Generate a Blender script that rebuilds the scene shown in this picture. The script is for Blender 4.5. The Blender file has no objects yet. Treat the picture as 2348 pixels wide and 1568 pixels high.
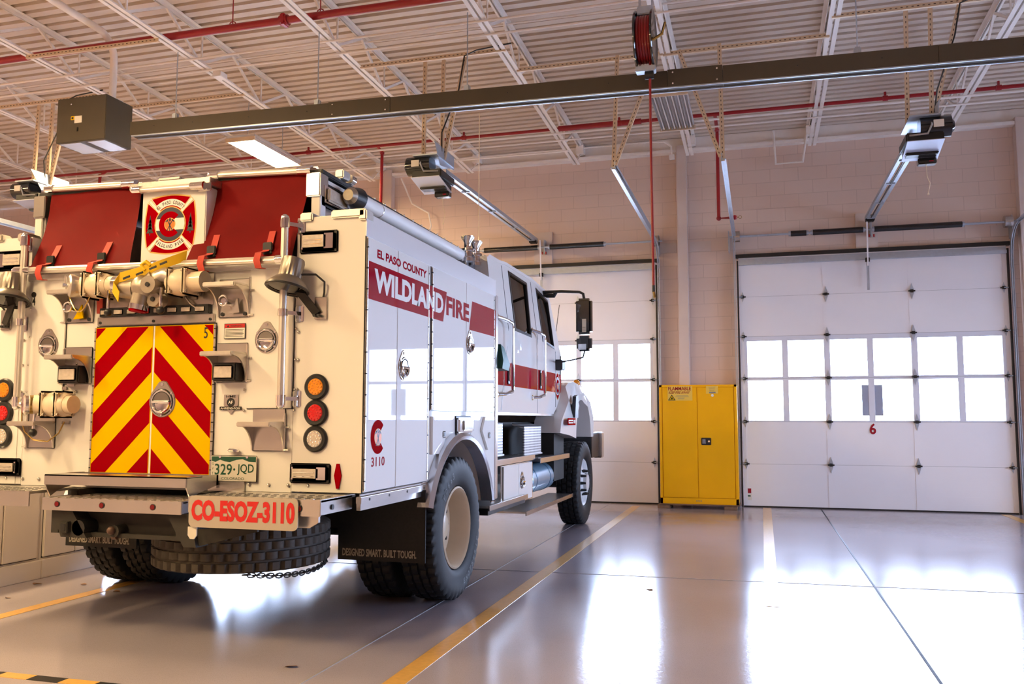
import bpy, bmesh, math, random
from mathutils import Vector, Matrix
random.seed(7)
S = bpy.context.scene
COL = S.collection
PI = math.pi

# ------------------------------------------------------------------ camera
FPX, YAW, PITCH, ROLL, CAM_H = 1968.64, 0.27963, 0.089832, 0.001464, 1.28
_f = Vector((-math.sin(YAW)*math.cos(PITCH), math.cos(YAW)*math.cos(PITCH), math.sin(PITCH)))
_r = Vector((math.cos(YAW), math.sin(YAW), 0)); _u = _r.cross(_f)
_c, _s = math.cos(ROLL), math.sin(ROLL)
_R, _U = _c*_r + _s*_u, -_s*_r + _c*_u
cam = bpy.data.objects.new('camera', bpy.data.cameras.new('camera')); COL.objects.link(cam)
cam.data.sensor_width = 36.0; cam.data.sensor_fit = 'HORIZONTAL'
cam.data.lens = 36.0*FPX/2348.0; cam.data.clip_start = 0.05; cam.data.clip_end = 300
M = Matrix.Identity(4)
for i in range(3):
    M[i][0], M[i][1], M[i][2] = _R[i], _U[i], -_f[i]
M[2][3] = CAM_H
cam.matrix_world = M
S.camera = cam

# ------------------------------------------------------------------ view + daylight
S.view_settings.view_transform = 'Standard'; S.view_settings.look = 'None'
S.view_settings.gamma = 1.0; S.view_settings.use_curve_mapping = False
S.view_settings.exposure = 1.33
W = bpy.data.worlds.new('daylight'); S.world = W; W.use_nodes = True
wb = W.node_tree.nodes['Background']
wb.inputs[0].default_value = (0.60, 0.715, 1.0, 1); wb.inputs[1].default_value = 15.0
S.cycles.max_bounces = 10; S.cycles.diffuse_bounces = 5; S.cycles.glossy_bounces = 5
S.cycles.transparent_max_bounces = 12; S.cycles.sample_clamp_indirect = 6.0
S.cycles.caustics_reflective = False; S.cycles.caustics_refractive = False
LAMP_COL, LAMP_W = (1.0, 0.69, 0.33), 88.0

# ------------------------------------------------------------------ materials
MATS = {}
def mat(name, col, rough=0.5, metal=0.0, coat=0.0, emit=0.0, spec=0.5, trans=0.0):
    if name in MATS: return MATS[name]
    m = bpy.data.materials.new(name); m.use_nodes = True
    b = m.node_tree.nodes['Principled BSDF']
    b.inputs['Base Color'].default_value = (*col, 1); b.inputs['Roughness'].default_value = rough
    b.inputs['Metallic'].default_value = metal; b.inputs['Coat Weight'].default_value = coat
    b.inputs['Coat Roughness'].default_value = 0.02
    b.inputs['Specular IOR Level'].default_value = spec
    if emit:
        b.inputs['Emission Color'].default_value = (*col, 1); b.inputs['Emission Strength'].default_value = emit
    MATS[name] = m
    return m
def nodes(m): return m.node_tree.nodes, m.node_tree.links, m.node_tree.nodes['Principled BSDF']
def vary(m, scale, amount, bump=0.0, coord='Object', detail=4):
    """mottle the base colour with noise and optionally bump"""
    N, L, b = nodes(m)
    tc = N.new('ShaderNodeTexCoord'); nz = N.new('ShaderNodeTexNoise')
    nz.inputs['Scale'].default_value = scale; nz.inputs['Detail'].default_value = detail
    L.new(tc.outputs[coord], nz.inputs['Vector'])
    mx = N.new('ShaderNodeMix'); mx.data_type = 'RGBA'
    c = list(b.inputs['Base Color'].default_value)
    mx.inputs[6].default_value = [v*(1-amount) for v in c[:3]]+[1]
    mx.inputs[7].default_value = [min(1, v*(1+amount)) for v in c[:3]]+[1]
    L.new(nz.outputs['Fac'], mx.inputs[0]); L.new(mx.outputs[2], b.inputs['Base Color'])
    if bump:
        bp = N.new('ShaderNodeBump'); bp.inputs['Strength'].default_value = bump; bp.inputs['Distance'].default_value = 0.01
        L.new(nz.outputs['Fac'], bp.inputs['Height']); L.new(bp.outputs[0], b.inputs['Normal'])
    return m
WHITE = mat('truck_white', (0.80, 0.78, 0.75), 0.45, coat=1.0, spec=0.0)
DECALW = mat('decal_white', (0.84, 0.83, 0.81), 0.45, coat=0.8, spec=0.0)
DECALR = mat('decal_red', (0.34, 0.008, 0.022), 0.45, coat=0.8, spec=0.0)
SIGNR = mat('reflective_red', (0.30, 0.0, 0.003), 0.5, coat=0.12, spec=0.0)
SIGNY = mat('reflective_yellow', (0.78, 0.48, 0.0), 0.5, coat=0.12, spec=0.0)
BRIGHTR = mat('bright_red_lettering', (0.55, 0.008, 0.008), 0.5)
CANVAS = vary(mat('red_vinyl_tarp', (0.31, 0.008, 0.008), 0.6, spec=0.15), 3, 0.25, 0.15)
WEB = vary(mat('red_webbing', (0.52, 0.055, 0.035), 0.7), 400, 0.2, 0.2)
WEBY = mat('yellow_webbing', (0.75, 0.47, 0.01), 0.7)
ALU = vary(mat('brushed_aluminium', (0.74, 0.72, 0.70), 0.22, 0.95), 12, 0.06)
CAST = vary(mat('cast_aluminium', (0.62, 0.58, 0.53), 0.38, 0.9), 30, 0.10)
CHROME = mat('chrome', (0.85, 0.85, 0.86), 0.07, 1.0)
STEEL = vary(mat('stainless_steel', (0.60, 0.57, 0.54), 0.26, 0.95), 8, 0.08)
GALV = vary(mat('galvanised_steel', (0.50, 0.56, 0.64), 0.42, 0.75), 18, 0.12)
BLACK = mat('black_plastic', (0.012, 0.012, 0.013), 0.4)
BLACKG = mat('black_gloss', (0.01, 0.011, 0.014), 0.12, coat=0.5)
RUBBER = vary(mat('black_rubber', (0.014, 0.014, 0.015), 0.6, spec=0.35), 60, 0.4)
CHASSIS = vary(mat('dirty_chassis', (0.022, 0.019, 0.016), 0.7), 15, 0.5)
NAVY = mat('decal_navy', (0.010, 0.014, 0.035), 0.4)
GOLD = mat('decal_gold', (0.72, 0.42, 0.10), 0.4)
ORANGE = mat('decal_orange', (0.85, 0.17, 0.01), 0.4)
CREAM = vary(mat('cream_valve_paint', (0.72, 0.60, 0.43), 0.45, coat=0.3), 20, 0.12)
BRASS = mat('brass', (0.55, 0.38, 0.12), 0.25, 1.0)
BRONZE = vary(mat('dull_bronze', (0.38, 0.33, 0.27), 0.38, 0.8), 25, 0.2)
AMBER = vary(mat('amber_lens', (0.80, 0.26, 0.005), 0.18, coat=0.6), 90, 0.35)
REDL = vary(mat('red_lens', (0.62, 0.008, 0.008), 0.18, coat=0.6), 90, 0.35)
LENS = vary(mat('clear_lens', (0.66, 0.60, 0.52), 0.15, 0.2, coat=0.8), 45, 0.25)
DRED = mat('dark_red_lens', (.16, .002, .004), .25)
PLATEG = mat('plate_green', (0.005, 0.07, 0.04), 0.4)
PLATEW = mat('plate_white', (0.60, 0.57, 0.50), 0.45)
GREYP = mat('grey_panel', (0.20, 0.20, 0.22), 0.4, coat=0.3)
RIM = vary(mat('wheel_paint', (0.58, 0.46, 0.32), 0.4, coat=0.3), 6, 0.15)
RIMW = mat('wheel_white', (0.74, 0.74, 0.74), 0.35, coat=0.4)
TANK = mat('tank_blue_grey', (0.24, 0.38, 0.50), 0.3, 0.3, coat=0.5)
RUST = vary(mat('brown_drum', (0.10, 0.055, 0.04), 0.5, 0.3), 12, 0.4)
CABY = vary(mat('cabinet_yellow', (0.95, 0.47, 0.002), 0.35, coat=0.15, spec=0.2), 4, 0.05)
WOOD = vary(mat('pallet_wood', (0.22, 0.12, 0.06), 0.8), 25, 0.4)
RPIPE = vary(mat('red_pipe', (0.34, 0.006, 0.014), 0.35, coat=0.2), 10, 0.12)
HOSE = mat('red_hose', (0.30, 0.012, 0.014), 0.4, coat=0.2)
ROOFW = vary(mat('roof_steel_paint', (0.88, 0.83, 0.78), 0.55), 6, 0.06)
DECK = vary(mat('roof_deck_paint', (0.68, 0.58, 0.49), 0.5), 2, 0.06)
PERF = mat('perforated_angle', (0.74, 0.58, 0.40), 0.45, 0.2)
DUCT = vary(mat('duct_bronze_grey', (0.085, 0.071, 0.052), 0.55, spec=0.25), 5, 0.06)
DOORP = vary(mat('door_panel_white', (0.86, 0.85, 0.88), 0.42), 2, 0.03)
DOORF = mat('door_frame_white', (0.74, 0.76, 0.84), 0.4)
LOCK = vary(mat('locker_beige', (0.72, 0.65, 0.57), 0.4, coat=0.2), 3, 0.06)
LAMP = mat('lamp_tube', (1.0, 0.76, 0.44), 0.5, emit=40.0)
REFL = mat('lamp_reflector', (0.80, 0.81, 0.84), 0.25, 0.6)
PAPER = mat('label_paper', (0.78, 0.75, 0.68), 0.6)
STRIPE = vary(mat('floor_yellow', (0.72, 0.40, 0.09), 0.30, coat=0.5), 30, 0.25)
LEAF = vary(mat('dry_leaf', (0.16, 0.075, 0.03), 0.8), 80, 0.4)
GROUND = mat('concrete_outside', (0.6, 0.6, 0.58), 0.8)
SEAT = mat('cab_grey', (0.07, 0.075, 0.085), 0.7)
JOINT = mat('floor_joint_black', (0.02, 0.02, 0.03), 0.6)

def glass(name, tint, refl=1.0):
    m = bpy.data.materials.new(name); m.use_nodes = True; N = m.node_tree.nodes; L = m.node_tree.links
    N.remove(N['Principled BSDF']); out = N['Material Output']
    t = N.new('ShaderNodeBsdfTransparent'); t.inputs[0].default_value = (*tint, 1)
    g = N.new('ShaderNodeBsdfGlossy'); g.inputs['Roughness'].default_value = 0.02
    fr = N.new('ShaderNodeFresnel'); fr.inputs[0].default_value = 1.45
    x = N.new('ShaderNodeMixShader'); L.new(fr.outputs[0], x.inputs[0])
    L.new(t.outputs[0], x.inputs[1]); L.new(g.outputs[0], x.inputs[2]); L.new(x.outputs[0], out.inputs[0])
    MATS[name] = m
    return m
PANE = glass('window_glass', (0.94, 0.97, 1.0))
TINT = glass('cab_glass', (0.36, 0.56, 0.58))
DTINT = glass('cab_rear_glass', (0.10, 0.17, 0.21))

def tread_mat():
    m = mat('diamond_plate', (0.66, 0.63, 0.59), 0.28, 0.95); N, L, b = nodes(m)
    tc = N.new('ShaderNodeTexCoord'); mp = N.new('ShaderNodeMapping'); mp.inputs['Rotation'].default_value = (0, 0, PI/4)
    ck = N.new('ShaderNodeTexBrick'); ck.inputs['Scale'].default_value = 26; ck.inputs['Mortar Size'].default_value = 0.05
    ck.inputs['Color1'].default_value = (1, 1, 1, 1); ck.inputs['Color2'].default_value = (.3, .3, .3, 1); ck.inputs['Mortar'].default_value = (0, 0, 0, 1)
    bp = N.new('ShaderNodeBump'); bp.inputs['Strength'].default_value = 0.6; bp.inputs['Distance'].default_value = 0.004
    L.new(tc.outputs['Object'], mp.inputs['Vector']); L.new(mp.outputs[0], ck.inputs['Vector'])
    L.new(ck.outputs['Color'], bp.inputs['Height']); L.new(bp.outputs[0], b.inputs['Normal'])
    return m
DPLATE = tread_mat()

def perf_mat(name, base, hole, scale, metal):
    m = mat(name, base, 0.35, metal); N, L, b = nodes(m)
    tc = N.new('ShaderNodeTexCoord'); vo = N.new('ShaderNodeTexVoronoi'); vo.inputs['Scale'].default_value = scale
    vo.inputs['Randomness'].default_value = 0.0
    cr = N.new('ShaderNodeValToRGB'); cr.color_ramp.interpolation = 'CONSTANT'
    cr.color_ramp.elements[0].color = (*hole, 1); cr.color_ramp.elements[1].color = (*base, 1); cr.color_ramp.elements[1].position = 0.33
    vo.voronoi_dimensions = '2D'; sx = N.new('ShaderNodeSeparateXYZ'); cx = N.new('ShaderNodeCombineXYZ')
    L.new(tc.outputs['Object'], sx.inputs[0]); L.new(sx.outputs[1], cx.inputs[0]); L.new(sx.outputs[2], cx.inputs[1]); L.new(cx.outputs[0], vo.inputs['Vector'])
    L.new(vo.outputs['Distance'], cr.inputs[0]); L.new(cr.outputs[0], b.inputs['Base Color'])
    return m
PERFP = perf_mat('perforated_shield', (0.72, 0.74, 0.76), (0.02, 0.02, 0.03), 38, 0.6)

def block_wall():
    m = mat('painted_block', (0.70, 0.545, 0.46), 0.55); N, L, b = nodes(m)
    tc = N.new('ShaderNodeTexCoord'); sp = N.new('ShaderNodeSeparateXYZ'); cb = N.new('ShaderNodeCombineXYZ')
    ad = N.new('ShaderNodeMath'); ad.operation = 'ADD'
    L.new(tc.outputs['Object'], sp.inputs[0]); L.new(sp.outputs[0], ad.inputs[0]); L.new(sp.outputs[1], ad.inputs[1])
    L.new(ad.outputs[0], cb.inputs[0]); L.new(sp.outputs[2], cb.inputs[1])
    br = N.new('ShaderNodeTexBrick'); br.inputs['Scale'].default_value = 1.0
    br.inputs['Brick Width'].default_value = 0.406; br.inputs['Row Height'].default_value = 0.203
    br.inputs['Mortar Size'].default_value = 0.006; br.inputs['Mortar Smooth'].default_value = 0.6
    br.inputs['Color1'].default_value = (0.70, 0.545, 0.46, 1); br.inputs['Color2'].default_value = (0.715, 0.555, 0.47, 1)
    br.inputs['Mortar'].default_value = (0.60, 0.46, 0.385, 1)
    L.new(cb.outputs[0], br.inputs['Vector']); L.new(br.outputs['Color'], b.inputs['Base Color'])
    nz = N.new('ShaderNodeTexNoise'); nz.inputs['Scale'].default_value = 60
    mx = N.new('ShaderNodeMath'); mx.operation = 'MULTIPLY_ADD'; mx.inputs[1].default_value = 0.25
    iv = N.new('ShaderNodeMath'); iv.operation = 'SUBTRACT'; iv.inputs[0].default_value = 1.0
    L.new(br.outputs['Fac'], iv.inputs[1]); L.new(nz.outputs['Fac'], mx.inputs[0]); L.new(iv.outputs[0], mx.inputs[2])
    bp = N.new('ShaderNodeBump'); bp.inputs['Strength'].default_value = 0.16; bp.inputs['Distance'].default_value = 0.006
    L.new(mx.outputs[0], bp.inputs['Height']); L.new(bp.outputs[0], b.inputs['Normal'])
    return m
CMU = block_wall()

def floor_mat():
    m = mat('epoxy_floor', (0.5, 0.5, 0.5), 0.16, coat=0.0); N, L, b = nodes(m)
    tc = N.new('ShaderNodeTexCoord')
    n1 = N.new('ShaderNodeTexNoise'); n1.inputs['Scale'].default_value = 260; n1.inputs['Detail'].default_value = 2
    n2 = N.new('ShaderNodeTexNoise'); n2.inputs['Scale'].default_value = 0.7; n2.inputs['Detail'].default_value = 6
    c1 = N.new('ShaderNodeValToRGB'); c1.color_ramp.elements[0].position = 0.32; c1.color_ramp.elements[1].position = 0.44
    c1.color_ramp.elements[0].color = (0.28, 0.245, 0.25, 1); c1.color_ramp.elements[1].color = (0.39, 0.345, 0.38, 1)
    mx = N.new('ShaderNodeMix'); mx.data_type = 'RGBA'; mx.blend_type = 'MULTIPLY'; mx.inputs[0].default_value = 0.35
    c2 = N.new('ShaderNodeValToRGB'); c2.color_ramp.elements[0].color = (.72, .70, .68, 1); c2.color_ramp.elements[0].position = .3
    c2.color_ramp.elements[1].position = .65
    for n in (n1, n2): L.new(tc.outputs['Object'], n.inputs['Vector'])
    L.new(n1.outputs['Fac'], c1.inputs[0]); L.new(n2.outputs['Fac'], c2.inputs[0])
    L.new(c1.outputs[0], mx.inputs[6]); L.new(c2.outputs[0], mx.inputs[7]); L.new(mx.outputs[2], b.inputs['Base Color'])
    rr = N.new('ShaderNodeMapRange'); rr.inputs[3].default_value = 0.11; rr.inputs[4].default_value = 0.21
    L.new(n2.outputs['Fac'], rr.inputs[0]); L.new(rr.outputs[0], b.inputs['Roughness'])
    n3 = N.new('ShaderNodeTexNoise'); n3.inputs['Scale'].default_value = 35; n3.inputs['Detail'].default_value = 3
    L.new(tc.outputs['Object'], n3.inputs['Vector'])
    bp = N.new('ShaderNodeBump'); bp.inputs['Strength'].default_value = 0.10; bp.inputs['Distance'].default_value = 0.004
    L.new(n3.outputs['Fac'], bp.inputs['Height']); L.new(bp.outputs[0], b.inputs['Normal'])
    b.inputs['Specular IOR Level'].default_value = 0.75
    return m
FLOOR = floor_mat()

# ------------------------------------------------------------------ mesh helpers
_glyph = {}
def glyphs(s, bold=0.0):
    """2-D triangles of a string, normalised to its own bounding box"""
    k = (s, bold)
    if k not in _glyph:
        cu = bpy.data.curves.new('t', 'FONT'); cu.body = s; cu.size = 1; cu.offset = bold; cu.resolution_u = 3
        cu.fill_mode = 'BOTH'
        ob = bpy.data.objects.new('t', cu)
        me = bpy.data.meshes.new_from_object(ob)
        vs = [(v.co.x, v.co.y) for v in me.vertices]; fs = [tuple(p.vertices) for p in me.polygons]
        x0 = min(v[0] for v in vs); x1 = max(v[0] for v in vs); y0 = min(v[1] for v in vs); y1 = max(v[1] for v in vs)
        vs = [((x-x0)/(x1-x0), (y-y0)/max(1e-6, y1-y0)) for x, y in vs]
        _glyph[k] = (vs, fs)
        bpy.data.objects.remove(ob); bpy.data.curves.remove(cu); bpy.data.meshes.remove(me)
    return _glyph[k]

class MB:
    def __init__(s): s.bm = bmesh.new(); s.mats = []; s.i = 0
    def m(s, material):
        if material not in s.mats: s.mats.append(material)
        s.i = s.mats.index(material); return s
    def _f(s, vs):
        try: f = s.bm.faces.new(vs)
        except ValueError: return None
        f.material_index = s.i; return f
    def poly(s, pts): return s._f([s.bm.verts.new(p) for p in pts])
    def box(s, lo, hi, bev=0.0, xf=None):
        P = [(x, y, z) for x in (lo[0], hi[0]) for y in (lo[1], hi[1]) for z in (lo[2], hi[2])]
        v = [s.bm.verts.new(xf @ Vector(p) if xf else p) for p in P]
        F = [s._f([v[i] for i in q]) for q in ((0,1,3,2),(4,6,7,5),(0,4,5,1),(2,3,7,6),(0,2,6,4),(1,5,7,3))]
        if bev:
            r = bmesh.ops.bevel(s.bm, geom=list({e for f in F for e in f.edges}), offset=bev, segments=2, affect='EDGES', clamp_overlap=True)
            for f in r['faces']: f.material_index = s.i
        return s
    def cbox(s, c, d, bev=0.0, rot=None):
        xf = Matrix.Translation(c) @ (rot.to_4x4() if rot else Matrix.Identity(4))
        return s.box([-k/2 for k in d], [k/2 for k in d], bev, xf)
    def _frame(s, d):
        d = d.normalized(); a = Vector((0, 0, 1)) if abs(d.z) < 0.95 else Vector((1, 0, 0))
        x = d.cross(a).normalized(); return x, x.cross(d)
    def cyl(s, a, b, r, r2=None, n=14, cap=True):
        a, b = Vector(a), Vector(b); r2 = r if r2 is None else r2; x, y = s._frame(b-a)
        A = [s.bm.verts.new(a+r*(math.cos(t*2*PI/n)*x+math.sin(t*2*PI/n)*y)) for t in range(n)]
        B = [s.bm.verts.new(b+r2*(math.cos(t*2*PI/n)*x+math.sin(t*2*PI/n)*y)) for t in range(n)]
        for t in range(n): s._f([A[t], A[(t+1) % n], B[(t+1) % n], B[t]])
        if cap: s._f(A[::-1]); s._f(B)
        return s
    def tube(s, pts, r, n=8, closed=False, flat=None):
        pts = [Vector(p) for p in pts]; k = len(pts); rings = []; up = None
        for i in range(k):
            a = pts[i-1] if (i or closed) else pts[0]; b = pts[(i+1) % k] if (i < k-1 or closed) else pts[-1]
            d = (b-a).normalized()
            if up is None: x, y = s._frame(d)
            else:
                x = (up - up.dot(d)*d); x = x.normalized() if x.length > 1e-6 else s._frame(d)[0]; y = x.cross(d)
            up = x
            rings.append([s.bm.verts.new(pts[i]+r*(math.cos(t*2*PI/n)*x+math.sin(t*2*PI/n)*y)) for t in range(n)])
        for i in range(k if closed else k-1):
            A, B = rings[i], rings[(i+1) % k]
            for t in range(n): s._f([A[t], A[(t+1) % n], B[(t+1) % n], B[t]])
        if not closed: s._f(rings[0][::-1]); s._f(rings[-1])
        return s
    def bar(s, a, b, w, h, up=(0, 0, 1)):
        """rectangular bar from a to b; w across, h along up"""
        a, b = Vector(a), Vector(b); d = (b-a).normalized(); x = d.cross(Vector(up))
        x = x.normalized() if x.length > 1e-5 else Vector((1, 0, 0)); y = x.cross(d)
        v = [s.bm.verts.new(p+sx*w/2*x+sy*h/2*y) for p in (a, b) for sx, sy in ((-1,-1),(1,-1),(1,1),(-1,1))]
        for q in ((3,2,1,0),(4,5,6,7),(0,1,5,4),(1,2,6,5),(2,3,7,6),(3,0,4,7)): s._f([v[i] for i in q])
        return s
    def ribbon(s, pts, w, axis, th=0.003):
        """strap: band of width w along axis following pts"""
        ax = Vector(axis)*w/2; pts = [Vector(p) for p in pts]; R = []
        for i, p in enumerate(pts):
            d = (pts[min(i+1, len(pts)-1)]-pts[max(i-1, 0)]).normalized(); nn = d.cross(Vector(axis)).normalized()*th/2
            R.append([s.bm.verts.new(q) for q in (p-ax-nn, p+ax-nn, p+ax+nn, p-ax+nn)])
        for A, B in zip(R, R[1:]):
            for t in range(4): s._f([A[t], A[(t+1) % 4], B[(t+1) % 4], B[t]])
        s._f(R[0][::-1]); s._f(R[-1]); return s
    def prism(s, pts, axis, a, b):
        """2-D outline extruded along axis 0/1/2 from a to b; outline coords are the other two axes in order"""
        def P(p, w):
            q = list(p); q.insert(axis, w); return q
        A = [s.bm.verts.new(P(p, a)) for p in pts]; B = [s.bm.verts.new(P(p, b)) for p in pts]; n = len(pts)
        for t in range(n): s._f([A[t], A[(t+1) % n], B[(t+1) % n], B[t]])
        s._f(A[::-1]); s._f(B); return s
    def lathe(s, prof, c, axis, n=24, mod=None, closed=False, cap=True):
        """prof = [(radius, along)]; axis a unit vector"""
        c, ax = Vector(c), Vector(axis); x, y = s._frame(ax); R = []
        for t in range(n):
            e = math.cos(t*2*PI/n)*x+math.sin(t*2*PI/n)*y
            R.append([s.bm.verts.new(c+ax*l+e*(r*(mod(i, t) if mod else 1))) for i, (r, l) in enumerate(prof)])
        k = len(prof)
        for t in range(n):
            A, B = R[t], R[(t+1) % n]
            for i in range(k if closed else k-1):
                j = (i+1) % k; s._f([A[i], A[j], B[j], B[i]])
        if not closed and cap:
            for i in (0, k-1):
                if prof[i][0] > 1e-4: s._f([R[t][i] for t in (range(n) if i else range(n-1, -1, -1))])
        return s
    def sphere(s, c, r, n=10):
        prof = [(max(1e-4, r*math.sin(PI*i/n)), -r*math.cos(PI*i/n)) for i in range(n+1)]
        return s.lathe(prof, c, (0, 0, 1), n+4)
    def loft(s, secs, cap=True):
        R = [[s.bm.verts.new(p) for p in sec] for sec in secs]; n = len(secs[0])
        for A, B in zip(R, R[1:]):
            for t in range(n): s._f([A[t], A[(t+1) % n], B[(t+1) % n], B[t]])
        if cap: s._f(R[0][::-1]); s._f(R[-1])
        return s
    def text(s, st, o, ux, uy, w, h, bold=0.0, skew=0.0):
        """string filling the w x h rectangle whose lower left corner is o"""
        vs, fs = glyphs(st, bold); o, ux, uy = Vector(o), Vector(ux), Vector(uy)
        V = [s.bm.verts.new(o+ux*(x*w+skew*y*h)+uy*(y*h)) for x, y in vs]
        for f in fs: s._f([V[i] for i in f])
        return s
    def arc_text(s, st, c, ux, uy, R, a0, a1, cw, ch, bold=0.0, inward=False):
        c, ux, uy = Vector(c), Vector(ux), Vector(uy); n = len(st)
        for i, chx in enumerate(st):
            if chx == ' ': continue
            a = a0+(a1-a0)*(i/(n-1)); e = math.cos(a)*ux+math.sin(a)*uy
            up = -e if inward else e; rt = Vector(up).cross(ux.cross(uy)); p = c+e*R
            w = cw*(0.4 if chx == 'I' else 1)
            s.text(chx, p-rt*w/2-up*ch/2, rt, up, w, ch, bold)
        return s
    def flat(s, pts, o, ux, uy):
        o, ux, uy = Vector(o), Vector(ux), Vector(uy); return s.poly([o+ux*x+uy*y for x, y in pts])
    def build(s, name, parent=None, angle=35):
        me = bpy.data.meshes.new(name)
        bmesh.ops.recalc_face_normals(s.bm, faces=s.bm.faces[:]) if not getattr(s, 'keep', False) else None
        if parent is not None and 'at' in parent:
            s.bm.transform(Matrix.Translation(-Vector(parent['at'])))
        s.bm.to_mesh(me); s.bm.free()
        for q in s.mats: me.materials.append(q)
        me.polygons.foreach_set('use_smooth', [True]*len(me.polygons))
        me.set_sharp_from_angle(angle=math.radians(angle))
        o = bpy.data.objects.new(name, me); COL.objects.link(o)
        if parent is not None:
            o.parent = parent
            if 'at' in parent: o['at'] = list(parent['at'])
        return o
def tag(o, label, cat, group=None):
    o['label'] = label; o['category'] = cat
    if group: o['group'] = group
    return o
def root(name, loc, label, cat, group=None, local=False):
    o = bpy.data.objects.new(name, None); COL.objects.link(o); o.location = loc; o['at'] = [0.0]*3 if local else list(loc); o.empty_display_size = 0.1
    return tag(o, label, cat, group)
def struct(o): o['kind'] = 'structure'; return o
def place(o, loc):
    """give a single-mesh thing an origin at loc"""
    o.data.transform(Matrix.Translation(-Vector(loc))); o.location = loc; return o

# ------------------------------------------------------------------ the setting
XL, XR, YB, YF = -15.5, 9.2, -9.0, 13.30           # room extents (inner faces); far wall at YF
def deck_z(y): return 5.66+(YF-y)*0.0254           # roof falls towards the far wall
def chord_z(y): return 5.25+(12.9-y)*0.0254
DOORS = [(-13.05, 5), (-8.18, 3), (-3.31, 1), (1.56, 2), (6.43, 4)]   # centre x, number; the last is an unseen door added to let in daylight
DW, DH = 3.62, 3.72

b = MB().m(FLOOR); b.box((XL-.3, YB-.3, -0.25), (XR+.3, YF+.3, 0)); FL = struct(b.build('floor')); FL['at'] = [0.0]*3
def stripe(pts, name='yellow_stripe', m=STRIPE, z=0.0025):
    b = MB().m(m); b.prism([p for p in pts], 2, 0.0002, z); return b.build(name, FL)
stripe([(-1.73, -6), (-1.62, -6), (-1.735, 12.95), (-1.845, 12.95)])
stripe([(-4.80, -6), (-4.69, -6), (-4.73, 12.9), (-4.84, 12.9)])
stripe([(0.005, 6.3), (0.105, 6.3), (0.135, 13.2), (0.02, 13.2)])
stripe([(3.13, 5.0), (3.24, 5.0), (3.24, 13.2), (3.13, 13.2)])
b = MB()
for k in range(14):
    b.m(STRIPE if k % 2 else BLACK)
    x = -5.4+k*0.19; b.prism([(x, 3.53), (x+.19, 3.53), (x+.19, 3.60), (x, 3.60)], 2, 0.0002, 0.0025)
b.build('hazard_tape', FL)
b = MB().m(JOINT); b.bar((0.822, -6, .001), (0.822, 13.28, .001), 0.014, 0.003); b.build('floor_joint', FL)
GJ = mat('floor_joint_grey', (0.30, 0.29, 0.30), 0.5)
b = MB().m(GJ); b.bar((-2.16, 2, .001), (-2.22, 13.2, .001), .006, .003)
b.bar((-6, 7.0, .001), (6, 7.45, .001), .005, .003); b.build('floor_joint', FL)

def wall(name, lo, hi, m=CMU): return struct(MB().m(m).box(lo, hi).build(name))
wall('wall_left', (XL-.3, YB, 0), (XL, YF, 6.3)); 
ADDED_WIN = [(4.6, 7.2), (7.7, 10.3), (10.8, 12.9)]     # unseen windows added to the right hand wall for cool daylight
b = MB().m(CMU); y = YB
for a, c in ADDED_WIN: b.box((XR, y, 0), (XR+.3, a, 6.3)); y = c
b.box((XR, y, 0), (XR+.3, YF+.06, 6.3)); b.box((XR, 4.6, 0), (XR+.3, 12.9, .9)); b.box((XR, 4.6, 2.9), (XR+.3, 12.9, 6.3)); struct(b.build('wall_right'))
for i, (a, c) in enumerate(ADDED_WIN):
    b = MB().m(DOORF)
    for q in range(4): yy = a+(c-a)*q/3; b.box((XR+.10, yy-.04, .9), (XR+.16, yy+.04, 2.9))
    for q in range(4): zz = .9+2.0*q/3; b.box((XR+.10, a, zz-.04), (XR+.16, c, zz+.04))
    w = struct(b.build('window_%d' % (i+1))); w['at'] = [0.0]*3; MB().m(PANE).box((XR+.125, a, .9), (XR+.131, c, 2.9)).build('pane', w)
wall('wall_back', (XL-.3, YB-.3, 0), (XR+.3, YB, 6.4))
b = MB().m(CMU); W0, W1 = YF+.06, YF+.32; x = XL-.3
for cx, n in sorted(DOORS):
    b.box((x, W0, 0), (cx-DW/2+.04, W1, DH-.04)); x = cx+DW/2-.04
b.box((x, W0, 0), (XR+.3, W1, DH-.04)); b.box((XL-.3, W0, DH-.04), (XR+.3, W1, 5.75))
struct(b.build('wall_far'))
MAUVE = vary(mat('painted_steel_column', (0.66, 0.55, 0.49), 0.5), 5, 0.05)
for i, cx in enumerate((-10.9, -6.01, -1.075, 3.62)):
    b = MB().m(MAUVE); b.box((cx-.075, YF-.09, 0), (cx+.075, W0, 5.52), .006)
    b.box((cx-.42, W0-.012, 3.86), (cx-.10, W0, 4.02), .003); b.box((cx+.10, W0-.012, 3.86), (cx+.42, W0, 4.02), .003)
    struct(b.build('trim_%d' % (i+1)))
for i, (cx, n) in enumerate(sorted(DOORS)):       # painted plates above each door that carry the spring shaft
    b = MB().m(MAUVE); b.box((cx-.14, YF+.01, DH+.02), (cx+.16, W0, 4.30), .004); struct(b.build('trim_%d' % (i+5)))
b = MB().m(ROOFW); b.box((XL, YF-.07, 5.42), (XR, W0, 5.47)); b.box((XL, YF+.0, 5.47), (XR, W0, 5.66)); struct(b.build('trim_10'))

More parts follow.
